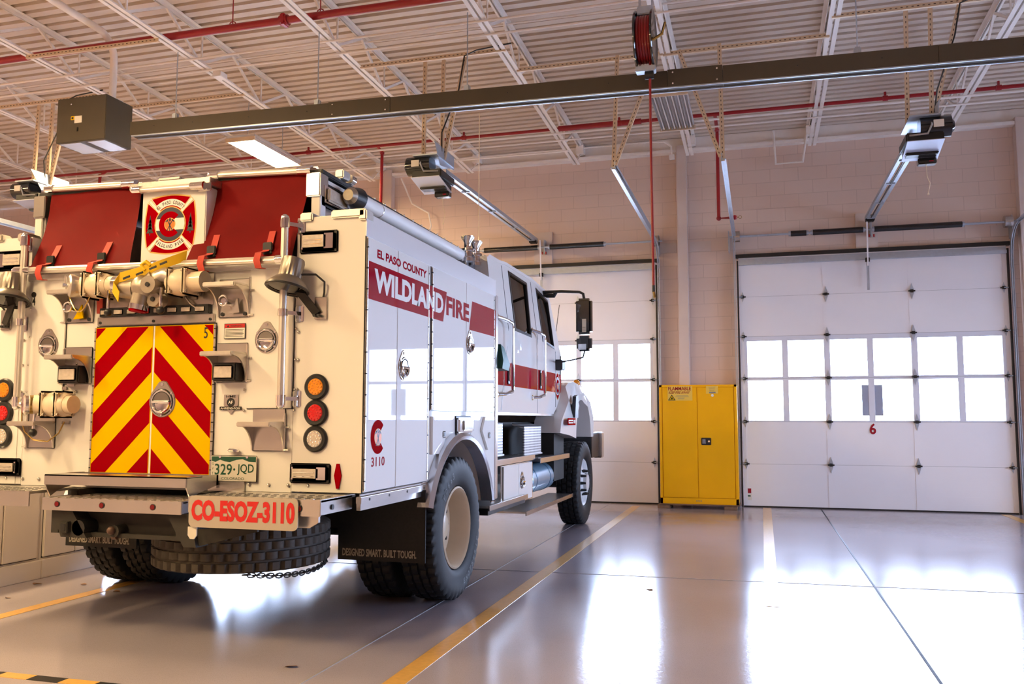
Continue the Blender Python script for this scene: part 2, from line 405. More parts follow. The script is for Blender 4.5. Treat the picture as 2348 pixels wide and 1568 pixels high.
# corrugated steel roof deck, ribs running along x
b = MB().m(DECK); pts = []; y = YB; k = 0
while y < YF+.3:
    z = deck_z(y); gap = 0.034 if k % 6 == 0 else 0.026
    pts += [(y, z), (y+.098, z), (y+.106, z+.085), (y+.112+gap, z+.085), (y+.152, z)] if k % 6 else [(y, z), (y+.090, z), (y+.096, z+.085), (y+.142, z+.085), (y+.152, z)]
    y += .152; k += 1
A = [b.bm.verts.new((XL-.3, p, q)) for p, q in pts]; B = [b.bm.verts.new((XR+.3, p, q)) for p, q in pts]
for i in range(len(pts)-1): b._f([A[i], B[i], B[i+1], A[i+1]])
b.box((XL-.3, YB, 6.42), (XR+.3, YF+.3, 6.6))
struct(b.build('ceiling', angle=20))

# open web roof joists
JX = [2.57-1.742*k for k in range(-3, 11)]
ORD = 'first second third fourth fifth sixth seventh eighth ninth tenth eleventh twelfth thirteenth fourteenth'.split()
def joist(jx, i):
    y0, y1 = -8.8, 12.9
    r = root('roof_joist', (jx, 2, 5.4), 'cream open web roof joist, '+('carrying the hose reel' if i == 5 else '%s joist from the hose reel %s' % (ORD[abs(i-5)-1], 'towards the tap box' if i > 5 else 'towards the added side windows')), 'roof joist', 'open web roof joists')
    b = MB().m(ROOFW)
    for sx in (-1, 1):
        b.bar((jx+sx*.034, y0, chord_z(y0)), (jx+sx*.034, y1, chord_z(y1)), .046, .006)
        b.bar((jx+sx*.014, y0, chord_z(y0)+.022), (jx+sx*.014, y1, chord_z(y1)+.022), .006, .044)
    b.build('bottom_chord', r)
    b = MB().m(ROOFW)
    for sx in (-1, 1):
        b.bar((jx+sx*.034, y0, deck_z(y0)-.004), (jx+sx*.034, YF, deck_z(YF)-.004), .046, .006)
        b.bar((jx+sx*.014, y0, deck_z(y0)-.027), (jx+sx*.014, YF, deck_z(YF)-.027), .006, .044)
    b.box((jx-.06, YF-.16, 5.50), (jx+.06, YF+.02, 5.64)); b.build('top_chord', r)
    b = MB().m(ROOFW); y = 12.6; k = 0
    while y > y0+1:
        b.bar((jx, y, deck_z(y)-.03), (jx, y-.62, chord_z(y-.62)+.02), .024, .030)
        b.bar((jx, y-.62, chord_z(y-.62)+.02), (jx, y-1.24, deck_z(y-1.24)-.03), .024, .030)
        b.bar((jx, y-.60, chord_z(y-.6)+.02), (jx, y-.60, deck_z(y-.6)-.03), .016, .020)
        y -= 1.24; k += 1
    b.bar((jx, 12.86, chord_z(12.86)+.02), (jx, 13.22, 5.52), .014, .014); b.build('web', r)
for i, jx in enumerate(JX): joist(jx, i)

# thin bridging rods and conduits across the joists
def xrod(name, y, z, r, x0, x1, m, label, cat, grp=None):
    b = MB().m(m); b.cyl((x0, y, z), (x1, y, z), r, n=8); return place(tag(b.build(name), label, cat, grp), ((x0+x1)/2, y, z))
for y, z, what in ((8.07, chord_z(8.07)-.02, 'in front of the grey duct, low'), (8.37, chord_z(8.37)-.02, 'just beyond the grey duct'), (8.95, deck_z(8.95)-.05, 'high against the deck beyond the duct'),
                (11.72, chord_z(11.72)-.02, 'near the far red pipe'), (6.3, deck_z(6.3)-.05, 'high against the deck this side of the duct')):
    xrod('bridging_rod', y, z, .013, XL, XR, ROOFW, 'thin cream bridging rod crossing the joists, '+what, 'rod', 'bridging rods')
xrod('electrical_conduit', 11.32, 5.225, .016, XL, XR, ROOFW, 'straight cream conduit running just under the far red sprinkler pipe', 'conduit', 'ceiling conduits')
xrod('electrical_conduit', 12.05, 5.205, .014, XL, -2.6, ROOFW, 'thin cream conduit crossing close to the far wall above the truck', 'conduit', 'ceiling conduits')

# ------------------------------------------------------------------ sectional garage doors
def hinge(b, x, z, y, big=True):
    b.m(GALV); w, h = (.036, .115) if big else (.024, .08)
    b.prism([(x-w, z), (x, z+h), (x+w, z), (x, z-h)], 1, y-.008, y)
    b.m(CHASSIS); b.cyl((x-.045, y-.016, z), (x+.045, y-.016, z), .011, n=10); b.box((x-.022, y-.022, z-.022), (x+.022, y-.006, z+.022), .004)
def garage_door(cx, n):
    r = bpy.data.objects.new('door_%d' % n, None); COL.objects.link(r); r.location = (cx, YF, 0); r['at'] = [cx, YF, 0]
    struct(r); x0, x1 = cx-DW/2, cx+DW/2; seams = [0, .63, 1.25, 1.89, 2.52, 3.12, DH]
    for k in (0, 1, 4, 5):
        b = MB().m(DOORP); b.box((x0, YF, seams[k]+.0015), (x1, YF+.045, seams[k+1]-.0015), .001)
        for q in range(1, 6):
            z = seams[k]+(seams[k+1]-seams[k])*q/6; b.box((x0+.08, YF-.0015, z-.004), (x1-.08, YF+.001, z+.004))
        for hx in (-.58, .58): b.box((cx+hx-.045, YF-.003, seams[k]+.01), (cx+hx+.045, YF, seams[k+1]-.01), .001)
        b.build('panel', r)
    for k, zz in ((2, (1.27, 1.86)), (3, (1.915, 2.45))):
        b = MB().m(DOORF); zb, zt = seams[k], seams[k+1]; pitch = (DW-.10)/6
        b.box((x0, YF, zb+.002), (x1, YF+.045, zz[0]), .003); b.box((x0, YF, zz[1]), (x1, YF+.045, zt-.002), .003)
        for q in range(7):
            x = x0+.05+q*pitch; w = .042 if 0 < q < 6 else .05
            b.box((x-w, YF-.004, zz[0]-.005), (x+w, YF+.045, zz[1]+.005), .003)
        f = b.build('window_frame', r)
        for q in range(6):
            x = x0+.05+q*pitch; MB().m(PANE).box((x+.035, YF+.020, zz[0]-.01), (x+pitch-.035, YF+.026, zz[1]+.01)).build('pane', f)
    b = MB().m(GREYP)
    for z in seams[1:-1]: b.box((x0, YF+.006, z-.006), (x1, YF+.040, z+.006))
    b.build('section_seam', r)
    for z in seams[1:-1]:
        for hx in (-.58, .58):
            b = MB(); hinge(b, cx+hx, z, YF-.003); b.build('hinge', r)
        for sx in (x0+.05, x1-.05):
            b = MB(); hinge(b, sx, z, YF-.003, False); b.m(GALV).cyl((sx, YF-.03, z), (sx+(.09 if sx > cx else -.09), YF-.03, z), .008, n=8); b.build('roller_hinge', r)
    for sx in (-1, 1):
        xs = cx+sx*(DW/2+.045)
        MB().m(DOORP).box((cx+sx*(DW/2-.03)-.03, YF-.006, .02), (cx+sx*(DW/2-.03)+.03, YF, DH-.05), .002).build('end_stile', r)
        b = MB().m(GALV); pts = [(xs, YF-.055, 0), (xs, YF-.055, 3.55)]
        pts += [(xs, YF-.055-.42*(1-math.cos(a)), 3.55+.42*math.sin(a)) for a in [PI/16*k for k in range(1, 9)]]
        pts += [(xs, 9.0, 3.985)]
        for p, q in zip(pts, pts[1:]):
            b.bar(p, q, .05, .010, up=(sx, 0, 0) if q[1] > 12.7 else (0, 0, 1))
            b.bar((p[0]+sx*.022, p[1], p[2]), (q[0]+sx*.022, q[1], q[2]), .008, .05, up=(0, -1, .3))
        b.box((xs+sx*.02-.006, 9.0, 3.99), (xs+sx*.02+.006, 12.6, 4.05)); b.build('track', r)
        MB().m(BLACK).box((xs-sx*.03-.012, YF-.04, 0), (xs-sx*.03+.012, YF, DH-.05)).build('weather_seal', r)
    MB().m(BLACK).box((x0-.05, YF-.03, DH-.005), (x1+.05, YF+.06, DH+.05)).build('top_seal', r)
    b = MB().m(GALV); b.box((x0, YF-.05, DH-.12), (x1, YF-.002, DH-.07), .004); b.box((x0, YF-.012, DH-.07), (x1, YF-.002, DH-.02)); b.build('stiffener', r)
    MB().m(BLACK).box((x0, YF-.01, -.002), (x1, YF+.04, .02), .004).build('bottom_seal', r)
    # opener arm
    b = MB().m(GALV); b.bar((cx, YF-.07, 3.15), (cx, YF-.07, 3.60), .035, .008, up=(0, 1, 0)); b.m(DOORP).bar((cx, YF-.09, 3.50), (cx, YF-.16, 4.14), .02, .012, up=(0, 1, 0))
    b.m(BLACK).box((cx-.03, YF-.09, 3.56), (cx+.03, YF-.05, 3.62), .004); b.build('opener_arm', r)
    # torsion shaft, springs, drums
    z = 4.03; y = YF-.10
    b = MB().m(GALV); b.cyl((x0-.12, y, z), (x1+.12, y, z), .016); b.build('shaft', r)
    for a, e in (((cx-.95, cx-.05), (cx+.15, cx+1.02)) if n != 2 else ((cx-1.05, cx-.83), (cx-.74, cx-.05), (cx+.10, cx+1.25))):
        b = MB().m(BLACKG); b.cyl((a, y, z), (e, y, z), .043, n=16); b.m(GALV).cyl((a-.03, y, z), (a, y, z), .035); b.cyl((e, y, z), (e+.03, y, z), .035); b.build('spring', r)
    for sx in (-1, 1):
        b = MB().m(STEEL); xs = cx+sx*(DW/2+.02); b.cyl((xs-.05, y, z), (xs+.05, y, z), .085, n=20); b.m(GALV).box((xs-.04+sx*.08, y-.03, z-.22), (xs-.03+sx*.08, YF+.05, z+.09)); b.build('cable_drum', r)
    b = MB().m(GALV); b.box((cx+.05, y-.02, z-.10), (cx+.065, YF+.02, z+.12)); b.m(RPIPE).cyl((cx+.03, y-.03, z-.08), (cx+.03, y-.03, z-.12), .012, n=8); b.cyl((cx+.09, y-.03, z-.08), (cx+.09, y-.03, z-.12), .012, n=8); b.build('shaft_bracket', r)
    return r
DR = {n: garage_door(cx, n) for cx, n in DOORS}
b = MB().m(DECALR); b.text('6', (1.515, YF-.0075, 1.075), (1, 0, 0), (0, 0, 1), .085, .155, .02); b.build('lettering', DR[2])
PS = mat('paper_sheet', (.80, .80, .84), .6); N_, L_, B_ = nodes(PS); TR = N_.new('ShaderNodeBsdfTranslucent'); TR.inputs[0].default_value = (.5, .5, .55, 1)
TX = N_.new('ShaderNodeMixShader'); TX.inputs[0].default_value = .12; L_.new(B_.outputs[0], TX.inputs[1]); L_.new(TR.outputs[0], TX.inputs[2]); L_.new(TX.outputs[0], N_['Material Output'].inputs[0])
b = MB().m(PS); b.box((1.43, YF+.030, 1.34), (1.71, YF+.034, 1.785), .012); b.build('paper_notice', DR[2])
b = MB().m(DECALR); b.box((-.20, YF-.0035, .20), (-.14, YF-.0015, .27)); b.m(PAPER).box((-.205, YF-.003, .10), (-.135, YF-.001, .195)); b.m(PLATEG).box((-.19, YF-.0045, .15), (-.15, YF-.002, .17)); b.build('sticker', DR[2])
b = MB().m(GROUND); b.box((-45, YF+.4, -.12), (40, 60, -.06)); b.box((XR+.35, -40, -.12), (40, YF+.4, -.06)); struct(b.build('ground_outside'))
# daylight portals help the sampling of the sky through the door windows
for cx, n in DOORS:
    L = bpy.data.lights.new('portal', 'AREA'); L.shape = 'RECTANGLE'; L.size = 3.6; L.size_y = 1.3; L.cycles.is_portal = True
    o = bpy.data.objects.new('window_portal', L); COL.objects.link(o); o.location = (cx, YF+.06, 1.86); o.rotation_euler = (-PI/2, 0, 0)
for a, c in ADDED_WIN:
    L = bpy.data.lights.new('portal', 'AREA'); L.shape = 'RECTANGLE'; L.size = 2.0; L.size_y = c-a; L.cycles.is_portal = True
    o = bpy.data.objects.new('window_portal', L); COL.objects.link(o); o.location = (XR+.2, (a+c)/2, 1.9); o.rotation_euler = (0, PI/2, 0)

# ------------------------------------------------------------------ ceiling services
def high_bay(cx, cy, lit, label):
    r = root('ceiling_light', (cx, cy, 5.1), label, 'light fixture', None if not label.endswith('off-frame') else 'added unseen fixtures')
    z = 5.10; w, l = .42, 1.24; b = MB().m(REFL)
    for k in range(6):
        x = cx-w/2+w/6*(k+.5); h = w/12
        b.prism([(x-h, z), (x-h*.55, z+.045), (x+h*.55, z+.045), (x+h, z), (x+h, z+.055), (x-h, z+.055)], 1, cy-l/2, cy+l/2)
    b.box((cx-w/2-.008, cy-l/2, z+.05), (cx+w/2+.008, cy+l/2, z+.09))
    b.build('reflector', r)
    for k in range(6):
        x = cx-w/2+w/6*(k+.5); MB().m(LAMP if lit else mat('lamp_tube_off', (.82, .82, .84), .3)).cyl((x, cy-l/2+.03, z+.014), (x, cy+l/2-.03, z+.014), .0085, n=8).build('lamp_tube', r)
    MB().m(PERF).box((cx-w/2-.02, cy-l/2-.02, z-.004), (cx+w/2+.02, cy-l/2, z+.05)).build('end_cap', r); MB().m(PERF).box((cx-w/2-.02, cy+l/2, z-.004), (cx+w/2+.02, cy+l/2+.02, z+.05)).build('end_cap', r)
    b = MB().m(GALV)
    for dy in (-.45, .45): b.cyl((cx, cy+dy, z+.09), (cx, cy+dy, deck_z(cy)-.01), .005, n=6)
    b.build('hanger', r)
    if lit:
        L = bpy.data.lights.new('tubes', 'AREA'); L.shape = 'RECTANGLE'; L.size = w; L.size_y = l; L.energy = LAMP_W; L.color = LAMP_COL
        o = bpy.data.objects.new('tube_light', L); COL.objects.link(o); o.parent = r; o.location = (0, 0, -.012)
    return r
high_bay(-6.80, 10.70, True, 'lit ceiling fixture with glowing tubes hanging above the red tarps of the truck')
high_bay(-0.95, 10.62, False, 'unlit silver six tube ceiling fixture hanging below the duct near the hose reel')
for x, y in ((-12.6, 4.6), (-12.6, .6), (-6.8, 4.6), (-6.8, 1.2), (-6.8, -2.6), (-3.6, .2), (-3.6, -3.4)):  # unseen fixtures added for the warm light on the truck's tail
    high_bay(x, y, True, 'added unseen six tube fixture for warm light from behind the camera, off-frame')

# busway duct and its end box
r = root('busway_duct', (-2.2, 7.9, 4.45), 'long bronze grey busway duct hanging across the whole ceiling', 'duct')
def dz(x): return 4.46-.0142*(x+2.3)
b = MB().m(DUCT); xs = [-6.72, -4.25, -3.55, -.75, -.25, 1.55, 3.3, 9.1]
for x0, x1 in zip(xs, xs[1:]):
    e = .006 if (x1-x0) < .8 else 0
    b.loft([[(x, 7.84-e, dz(x)-.075-e*.2), (x, 7.96+e, dz(x)-.075-e*.2), (x, 7.96+e, dz(x)+.08+e), (x, 7.84-e, dz(x)+.08+e)] for x in (x0+.002, x1-.002)])
b.m(BLACK)
for x in (-6.4, -5.9, -5.2, -4.5, -3.2, -2.3, -1.3, .4, 1.1, 2.2, 2.9): b.cyl((x, 7.836, dz(x)+.01), (x, 7.842, dz(x)+.01), .006, n=8)
b.m(ALU)
for x in (-4.2, -3.6, -.7, -.3):
    for q in (-.05, .055): b.cyl((x, 7.828, dz(x)+q), (x, 7.842, dz(x)+q), .008, n=8)
b.build('duct_section', r)
b = MB().m(GALV); b.bar((-6.7, 7.845, dz(-6.7)-.083), (9.1, 7.845, dz(9.1)-.083), .012, .012); b.bar((-6.7, 7.955, dz(-6.7)-.083), (9.1, 7.955, dz(9.1)-.083), .012, .012); b.build('bottom_rail', r)
for x in (-6.17, -4.41, -2.74, .91):
    b = MB().m(GALV); b.cyl((x, 7.9, dz(x)+.10), (x, 7.9, chord_z(7.9)), .006, n=6); b.box((x-.03, 7.87, dz(x)+.08), (x+.03, 7.93, dz(x)+.15), .01); b.build('hanger_rod', r)
r = root('busway_end_box', (-7.3, 7.9, 4.3), 'bronze grey electrical tap box at the end of the busway duct', 'electrical box')
b = MB().m(DUCT); b.box((-7.60, 7.70, 4.385), (-6.93, 8.12, 4.90), .006); b.build('box_body', r)
b = MB().m(REFL); b.box((-7.57, 7.73, 4.379), (-7.29, 8.09, 4.386)); b.box((-7.19, 7.73, 4.379), (-6.96, 8.09, 4.386)); b.build('bottom_plate', r)
b = MB().m(PAPER); b.box((-7.35, 7.694, 4.60), (-7.25, 7.701, 4.68)); b.m(SIGNY).box((-7.40, 7.694, 4.64), (-7.352, 7.701, 4.68)); b.m(BLACK).box((-7.39, 7.692, 4.648), (-7.365, 7.696, 4.672)); b.build('rating_label', r)
b = MB().m(ALU); b.cyl((-7.40, 7.69, 4.82), (-7.40, 7.70, 4.82), .010, n=8); b.m(BLACK).box((-7.315, 7.69, 4.50), (-7.295, 7.70, 4.55), .004); b.build('latch', r)
b = MB().m(ROOFW); p = [(-7.03, 7.9, 4.901), (-7.03, 7.9, 5.38)]
p += [(-7.03, 7.9-.26*(1-math.cos(a)), 5.38+.26*math.sin(a)) for a in [PI/12*k for k in range(1, 7)]]
p += [(-7.03, y, deck_z(y)-.165) for y in (7.2, 5.0, 2.0, -2.0, -8.8)]
b.tube(p, .040, 12); place(tag(b.build('electrical_conduit'), 'thick cream conduit bending up from the top of the grey tap box', 'conduit'), (-7.03, 7.9, 4.9))

r = root('junction_box', (-6.0, 8.45, 5.3), 'small cream junction box fixed under a joist just beyond the duct', 'electrical box')
b = MB().m(ROOFW); b.box((-6.06, 8.38, 5.27), (-5.95, 8.52, 5.335), .006); b.build('box_body', r); MB().m(ROOFW).cyl((-6.85, 8.45, 5.30), (-6.06, 8.45, 5.30), .012, n=8).build('conduit_stub', r)

# sprinkler mains
def pipe(y, z, r, segs, label, tilt=0.0):
    R = root('sprinkler_pipe', (0, y, z), label, 'pipe', 'red sprinkler mains')
    b = MB().m(RPIPE)
    for x0, x1, k in segs: b.cyl((max(x0, XL+.003), y, z), (min(x1, XR-.003), y, z), r*k, n=14)
    b.build('pipe_run', R); return R
P1 = pipe(7.72, 5.47, .040, [(XL, XR, 1)], 'thick red sprinkler main crossing the ceiling this side of the duct')
for x in (-4.72, -8.9, 1.0):
    b = MB().m(RPIPE); b.cyl((x-.045, 7.72, 5.47), (x+.045, 7.72, 5.47), .056, n=16); b.box((x-.03, 7.66, 5.41), (x+.03, 7.78, 5.53), .012); b.build('coupling', P1)
for x in (-5.35, -4.3, -2.0):
    b = MB().m(RPIPE); b.cyl((x, 7.72, 5.5), (x, 7.72, deck_z(7.7)), .006, n=6); b.tube([(x+.045*math.cos(a), 7.72, 5.49+.05*math.sin(a)) for a in [PI/4*k for k in range(8)]], .006, 6, True); b.build('pipe_hanger', P1)
P2 = pipe(11.40, 5.32, .022, [(XL, -2.55, 1), (-2.60, -1.45, 1.75), (-1.5, XR, 1.1)], 'thin red sprinkler pipe crossing the ceiling near the far wall')
for x in (-1.75, 1.62, -4.0, 2.9, -6.5):
    b = MB().m(RPIPE); b.cyl((x-.03, 11.4, 5.32), (x+.03, 11.4, 5.32), .042 if x == -1.75 else .034, n=12); b.cyl((x, 11.4, 5.32), (x, 11.4, 5.40), .016, n=8); b.build('coupling', P2)
def drop(pts, tip=None):
    d = MB().m(RPIPE).tube(pts, .024, 10).build('drop_pipe', P2)
    for p in pts[1:]: MB().m(RPIPE).sphere(p, .034, 8).build('elbow', d)
    if tip:
        b = MB().m(BRASS); q = Vector(pts[-1]); b.cyl(q, q+Vector((.05, 0, 0)), .012, .006, 8); b.tube([q+Vector((.07+.022*math.cos(a), 0, .022*math.sin(a))) for a in [PI/3*k for k in range(6)]], .004, 6, True); b.build('sprinkler_head', d)
drop([(-.475, 11.40, 5.32), (-.475, 12.0, 5.30), (-.475, 12.0, 4.05), (-.26, 12.0, 4.05)], True)
drop([(-5.36, 11.40, 5.32), (-5.38, 11.62, 5.28), (-5.40, 11.62, 4.0)])
drop([(-10.2, 11.40, 5.32), (-10.32, 11.4, 5.25), (-10.34, 11.4, 4.2)])
b = MB().m(ROOFW); b.tube([(.302, 13.22, 5.62), (.325, 13.22, 5.11), (.71, 13.22, 5.11), (.78, 13.22, 5.55)], .018, 8)
place(tag(b.build('electrical_conduit'), 'cream conduit dropping in a U on the wall above the numbered door', 'conduit'), (.5, 13.22, 5.11))
b = MB().m(ROOFW); b.tube([(-5.75, 13.2, 5.35), (-5.55, 13.2, 4.9), (-5.25, 13.2, 4.72), (-5.20, 13.2, 4.5), (-5.3, 13.2, 4.2)], .014, 8)
place(tag(b.build('electrical_conduit'), 'thin cream conduit bending on the far wall behind the truck roof', 'conduit'), (-5.4, 13.2, 4.5))
b = MB().m(ROOFW); b.tube([(-5.9, 13.18, 5.60), (-1.55, 13.18, 5.60), (-1.32, 13.18, 5.58), (-1.22, 13.18, 5.50), (-1.21, 13.18, 5.36)], .013, 8); b.box((-1.25, 13.15, 5.30), (-1.17, 13.23, 5.37), .004)
place(tag(b.build('electrical_conduit'), 'cream conduit along the top of the far wall ending at the steel column', 'conduit'), (-3, 13.18, 5.6))

# perforated angle hangers
SLOT = mat('slot_shadow_brown', (.10, .07, .045), .8)
def holes_bar(b, p, q, w=.042):
    """slotted steel angle: leg in view carries a row of slots"""
    p, q = Vector(p), Vector(q); d = (q-p).normalized(); L = (q-p).length
    b.m(PERF).bar(p, q, w, .003, up=(0, 1, 0)); s = Vector((0, 1, 0)).cross(d); s = s.normalized() if s.length > .01 else Vector((0, 0, 1))
    b.bar(p+s*w/2+Vector((0, .012, 0)), q+s*w/2+Vector((0, .012, 0)), .003, .026, up=(0, 1, 0))
    b.m(SLOT); t = .04
    while t < L-.04:
        b.bar(p+d*t+Vector((0, -.003, 0)), p+d*(t+.020)+Vector((0, -.003, 0)), .008, .002, up=(0, 1, 0)); t += .050
def hanger(label, bars, at):
    R = root('track_hanger', at, label, 'hanger', 'perforated angle hangers')
    for p, q in bars:
        b = MB(); holes_bar(b, p, q); b.build('perforated_angle', R)
TZ = 3.99
for x, lab in ((-1.455, 'nearest the dangling red hose'), (-.305, 'beside the red sprinkler drop')):
    sx = 1 if x < -1 else -1; top = chord_z(9.2)
    hanger('cream perforated V hanger holding the door track end '+lab, [((x, 9.02, TZ-.02), (x+.02*sx, 9.25, top)), ((x+.02*sx, 9.0, TZ+.02), (x+.46*sx, 9.3, top))], (x, 9.0, TZ))
hanger('cream slotted rail spanning two joists beside the near red sprinkler main', [((-7.9, 7.52, 5.365), (-6.15, 7.55, 5.365))], (-7, 7.5, 5.365))
for x0, x1, y, lab in ((-4.36, -2.60, 8.78, 'over the opener beside the truck cab'), (.80, 2.58, 8.93, 'over the opener of the numbered door'), (-2.63, -.94, 9.33, 'between the hose reel and the truck'), (-.94, .81, 9.35, 'between the hose reel and the numbered door'), (-9.72, -7.9, 8.68, 'over the opener beyond the tap box'), (-7.9, -6.12, 9.12, 'just beyond the tap box')):
    hanger('cream perforated angle rail spanning two joists, '+lab, [((x0, y, chord_z(y)+.0), (x1, y, chord_z(y)+.0))], (x0, y, chord_z(y)))

# door openers
def opener(cx, my, mz, wz, label, flip, hy):
    R = root('door_opener', (cx, my, mz), label, 'door opener', 'overhead door openers')
    b = MB().m(GALV)
    for sx in (-.045, .045):
        b.bar((cx+sx, my+.25, mz), (cx+sx, 13.16, wz), .042, .006); b.bar((cx+sx*1.4, my+.25, mz+.02), (cx+sx*1.4, 13.16, wz+.02), .006, .045)
    for t in (.25, .5, .75, .98): b.box((cx-.05, my+(13.1-my)*t, mz+(wz-mz)*t-.02), (cx+.05, my+(13.1-my)*t+.03, mz+(wz-mz)*t+.025), .003)
    b.build('rail', R)
    b = MB().m(BLACK); b.bar((cx, my+.3, mz-.012), (cx, 13.0, wz-.012), .012, .012); b.box((cx-.06, 13.08, wz-.04), (cx+.06, 13.2, wz+.05), .01); b.build('drive_chain', R)
    s = -1 if flip else 1
    b = MB().m(GALV); b.box((cx-.14, my-.25, mz+.06), (cx+.14, my+.30, mz+.075)); b.prism([(my-.28, mz+.20), (my+.34, mz+.20), (my+.34, mz+.05), (my-.1, mz-.02)], 0, cx+.12, cx+.125); b.build('mounting_bracket', R)
    b = MB().m(BLACKG); b.cyl((cx-s*.24, my-.12, mz-.02), (cx+s*.04, my-.12, mz-.02), .105, n=22); b.cyl((cx-s*.27, my-.12, mz-.02), (cx-s*.24, my-.12, mz-.02), .05, .08, n=18); b.m(PAPER).box((cx-s*.12-.045, my-.232, mz-.05), (cx-s*.12+.045, my-.222, mz+.02)); b.build('motor', R)
    b = MB().m(BLACK); b.box((cx-.17, my-.20, mz-.172), (cx+.17, my+.24, mz-.08), .012); b.box((cx-.15, my-.02, mz-.25), (cx+.15, my+.2, mz-.17), .01); b.build('gear_housing', R)
    MB().m(mat('cover_plate', (.55, .58, .68), .4, .4)).prism([(my-.24, mz-.172), (my+.16, mz-.255), (my+.16, mz-.262), (my-.24, mz-.179)], 0, cx-.165, cx+.165).build('cover_plate', R)
    b = MB().m(BLACKG); b.box((cx-.02, my+.10, mz-.315), (cx+.15, my+.20, mz-.250), .008); b.m(DECALR).box((cx+.08, my+.096, mz-.295), (cx+.12, my+.101, mz-.285)); b.build('radio_receiver', R)
    b = MB().m(mat('grey_cable', (.35, .35, .36), .4)); b.tube([(cx-s*.05, my-.16, mz+.06), (cx-s*.06, my-.23, mz-.02), (cx-s*.02, my-.23, mz-.11), (cx+s*.14, my-.20, mz-.11)], .010, 6); b.build('motor_lead', R)
    b = MB().m(CREAM); b.tube([(cx+.06, my+.15, mz-.31), (cx+.065, my+.15, mz-.43), (cx+.09, my+.15, mz-.50), (cx+.07, my+.15, mz-.60)], .004, 6); b.sphere((cx+.07, my+.15, mz-.61), .010, 6); b.build('pull_cord', R)
    for dx, dx2, yy in ((-.12, -.12, 0), (.10, .10, 0), (.11, .36, .02)):
        b = MB(); holes_bar(b, (cx+dx, my+yy, mz+.07), (cx+dx2, hy-.05, chord_z(hy)-.05)); b.build('perforated_angle', R)
    b = MB().m(BLACK); b.tube([(cx+.12, my-.05, mz+.15), (cx+.14, my-.1, mz+.35), (cx+.30, hy-.09, mz+.85), (cx+.36, hy-.08, chord_z(hy)-.05), (cx+.50, hy-.08, chord_z(hy)), (cx+.9, hy-.08, chord_z(hy)+.03)], .008, 6); b.build('power_cord', R)
opener(-3.42, 8.72, 4.07, 4.13, 'door opener with black motor and long rail hanging beside the truck cab roof', False, 8.8)
opener(1.60, 9.05, 4.13, 4.17, 'door opener with black motor and rail leading to the numbered door', True, 8.95)
opener(-8.72, 8.62, 4.16, 4.17, 'door opener with black motor hanging behind the tarps, below the tap box', False, 8.7)

# spring rewind hose reel with its dangling hose
R = root('hose_reel', (-.93, 7.62, 5.3), 'black spring rewind reel of red hose hanging from a ceiling joist', 'hose reel')
c = Vector((-.92, 7.62, 4.74))
for sx in (-.085, .065):
    b = MB().m(BLACKG); b.lathe([(.02, 0), (.10, .012), (.22, .004), (.255, .016), (.262, .008), (.255, -.004), (.02, -.008)], c+Vector((sx, 0, 0)), (1, 0, 0), 32)
    b.build('reel_disc', R)
b = MB().m(HOSE)
for k in range(5): b.tube([(c.x-.058+k*.026, c.y+(.20)*math.cos(a), c.z+.20*math.sin(a)) for a in [PI/14*q for q in range(28)]], .0145, 8, True)
b.build('wound_hose', R)
b = MB().m(GALV); b.box((c.x-.07, c.y-.06, c.z+.22), (c.x+.07, c.y+.06, c.z+.30), .008); b.bar((c.x-.05, c.y, c.z+.29), (c.x-.05, c.y, chord_z(7.6)), .02, .02); b.bar((c.x+.06, c.y, c.z+.29), (c.x+.06, c.y, c.z+.40), .012, .012); b.build('mounting_bracket', R)
b = MB().m(GALV); b.box((c.x-.09, c.y-.05, c.z-.31), (c.x+.09, c.y+.05, c.z-.26), .006); b.bar((c.x-.08, c.y, c.z-.27), (c.x-.05, c.y, c.z), .02, .012); b.m(BLACK).cyl((c.x-.01, c.y, c.z-.34), (c.x+.07, c.y, c.z-.34), .035, n=14); b.build('hose_guide', R)
b = MB().m(BRASS); b.cyl(c+Vector((.07, -.03, -.02)), c+Vector((.16, -.03, .03)), .014, n=8); b.cyl(c+Vector((.15, -.03, .02)), c+Vector((.18, -.03, .13)), .012, n=8); b.build('swivel_fitting', R)
b = MB().m(HOSE); b.tube([(c.x+.04, c.y, c.z-.18), (c.x+.035, c.y, c.z-.36), (c.x+.035, c.y, 3.6), (c.x+.04, c.y, 2.9), (c.x+.042, c.y, 2.46)], .0115, 8); b.build('dangling_hose', R)
b = MB().m(BLACK); b.cyl((c.x+.042, c.y, 2.47), (c.x+.042, c.y, 2.41), .013, n=8); b.m(BRASS).cyl((c.x+.042, c.y, 2.42), (c.x+.05, c.y, 2.36), .012, n=8); b.build('hose_coupling', R)

# ------------------------------------------------------------------ flammables cabinet on a pallet
R = root('wooden_pallet', (-.86, 13.0, 0), 'low brown wooden pallet under the yellow cabinet', 'pallet')
for x in (-1.36, -.42): MB().m(WOOD).box((x-.09, 12.72, 0), (x+.09, 13.18, .055), .006).build('block', R)
b = MB().m(WOOD); b.box((-1.43, 12.71, .055), (-.29, 13.18, .07), .004); b.build('deck_board', R)
R = root('flammable_cabinet', (-.86, 12.96, .07), 'tall yellow two door flammables cabinet standing between the garage doors', 'cabinet')
b = MB().m(CABY); x0, x1, y0, y1, z0, z1 = -1.41, -.305, 12.75, 13.17, .07, 1.785
b.box((x0, y0+.02, z0), (x1, y1, z1), .006); b.box((x0, y0, z0), (x1, y0+.02, z0+.085), .003); b.box((x0, y0, z1-.035), (x1, y0+.02, z1), .003)
b.box((x0, y0, z0), (x0+.04, y0+.02, z1), .003); b.box((x1-.04, y0, z0), (x1, y0+.02, z1), .003); b.build('cabinet_body', R)
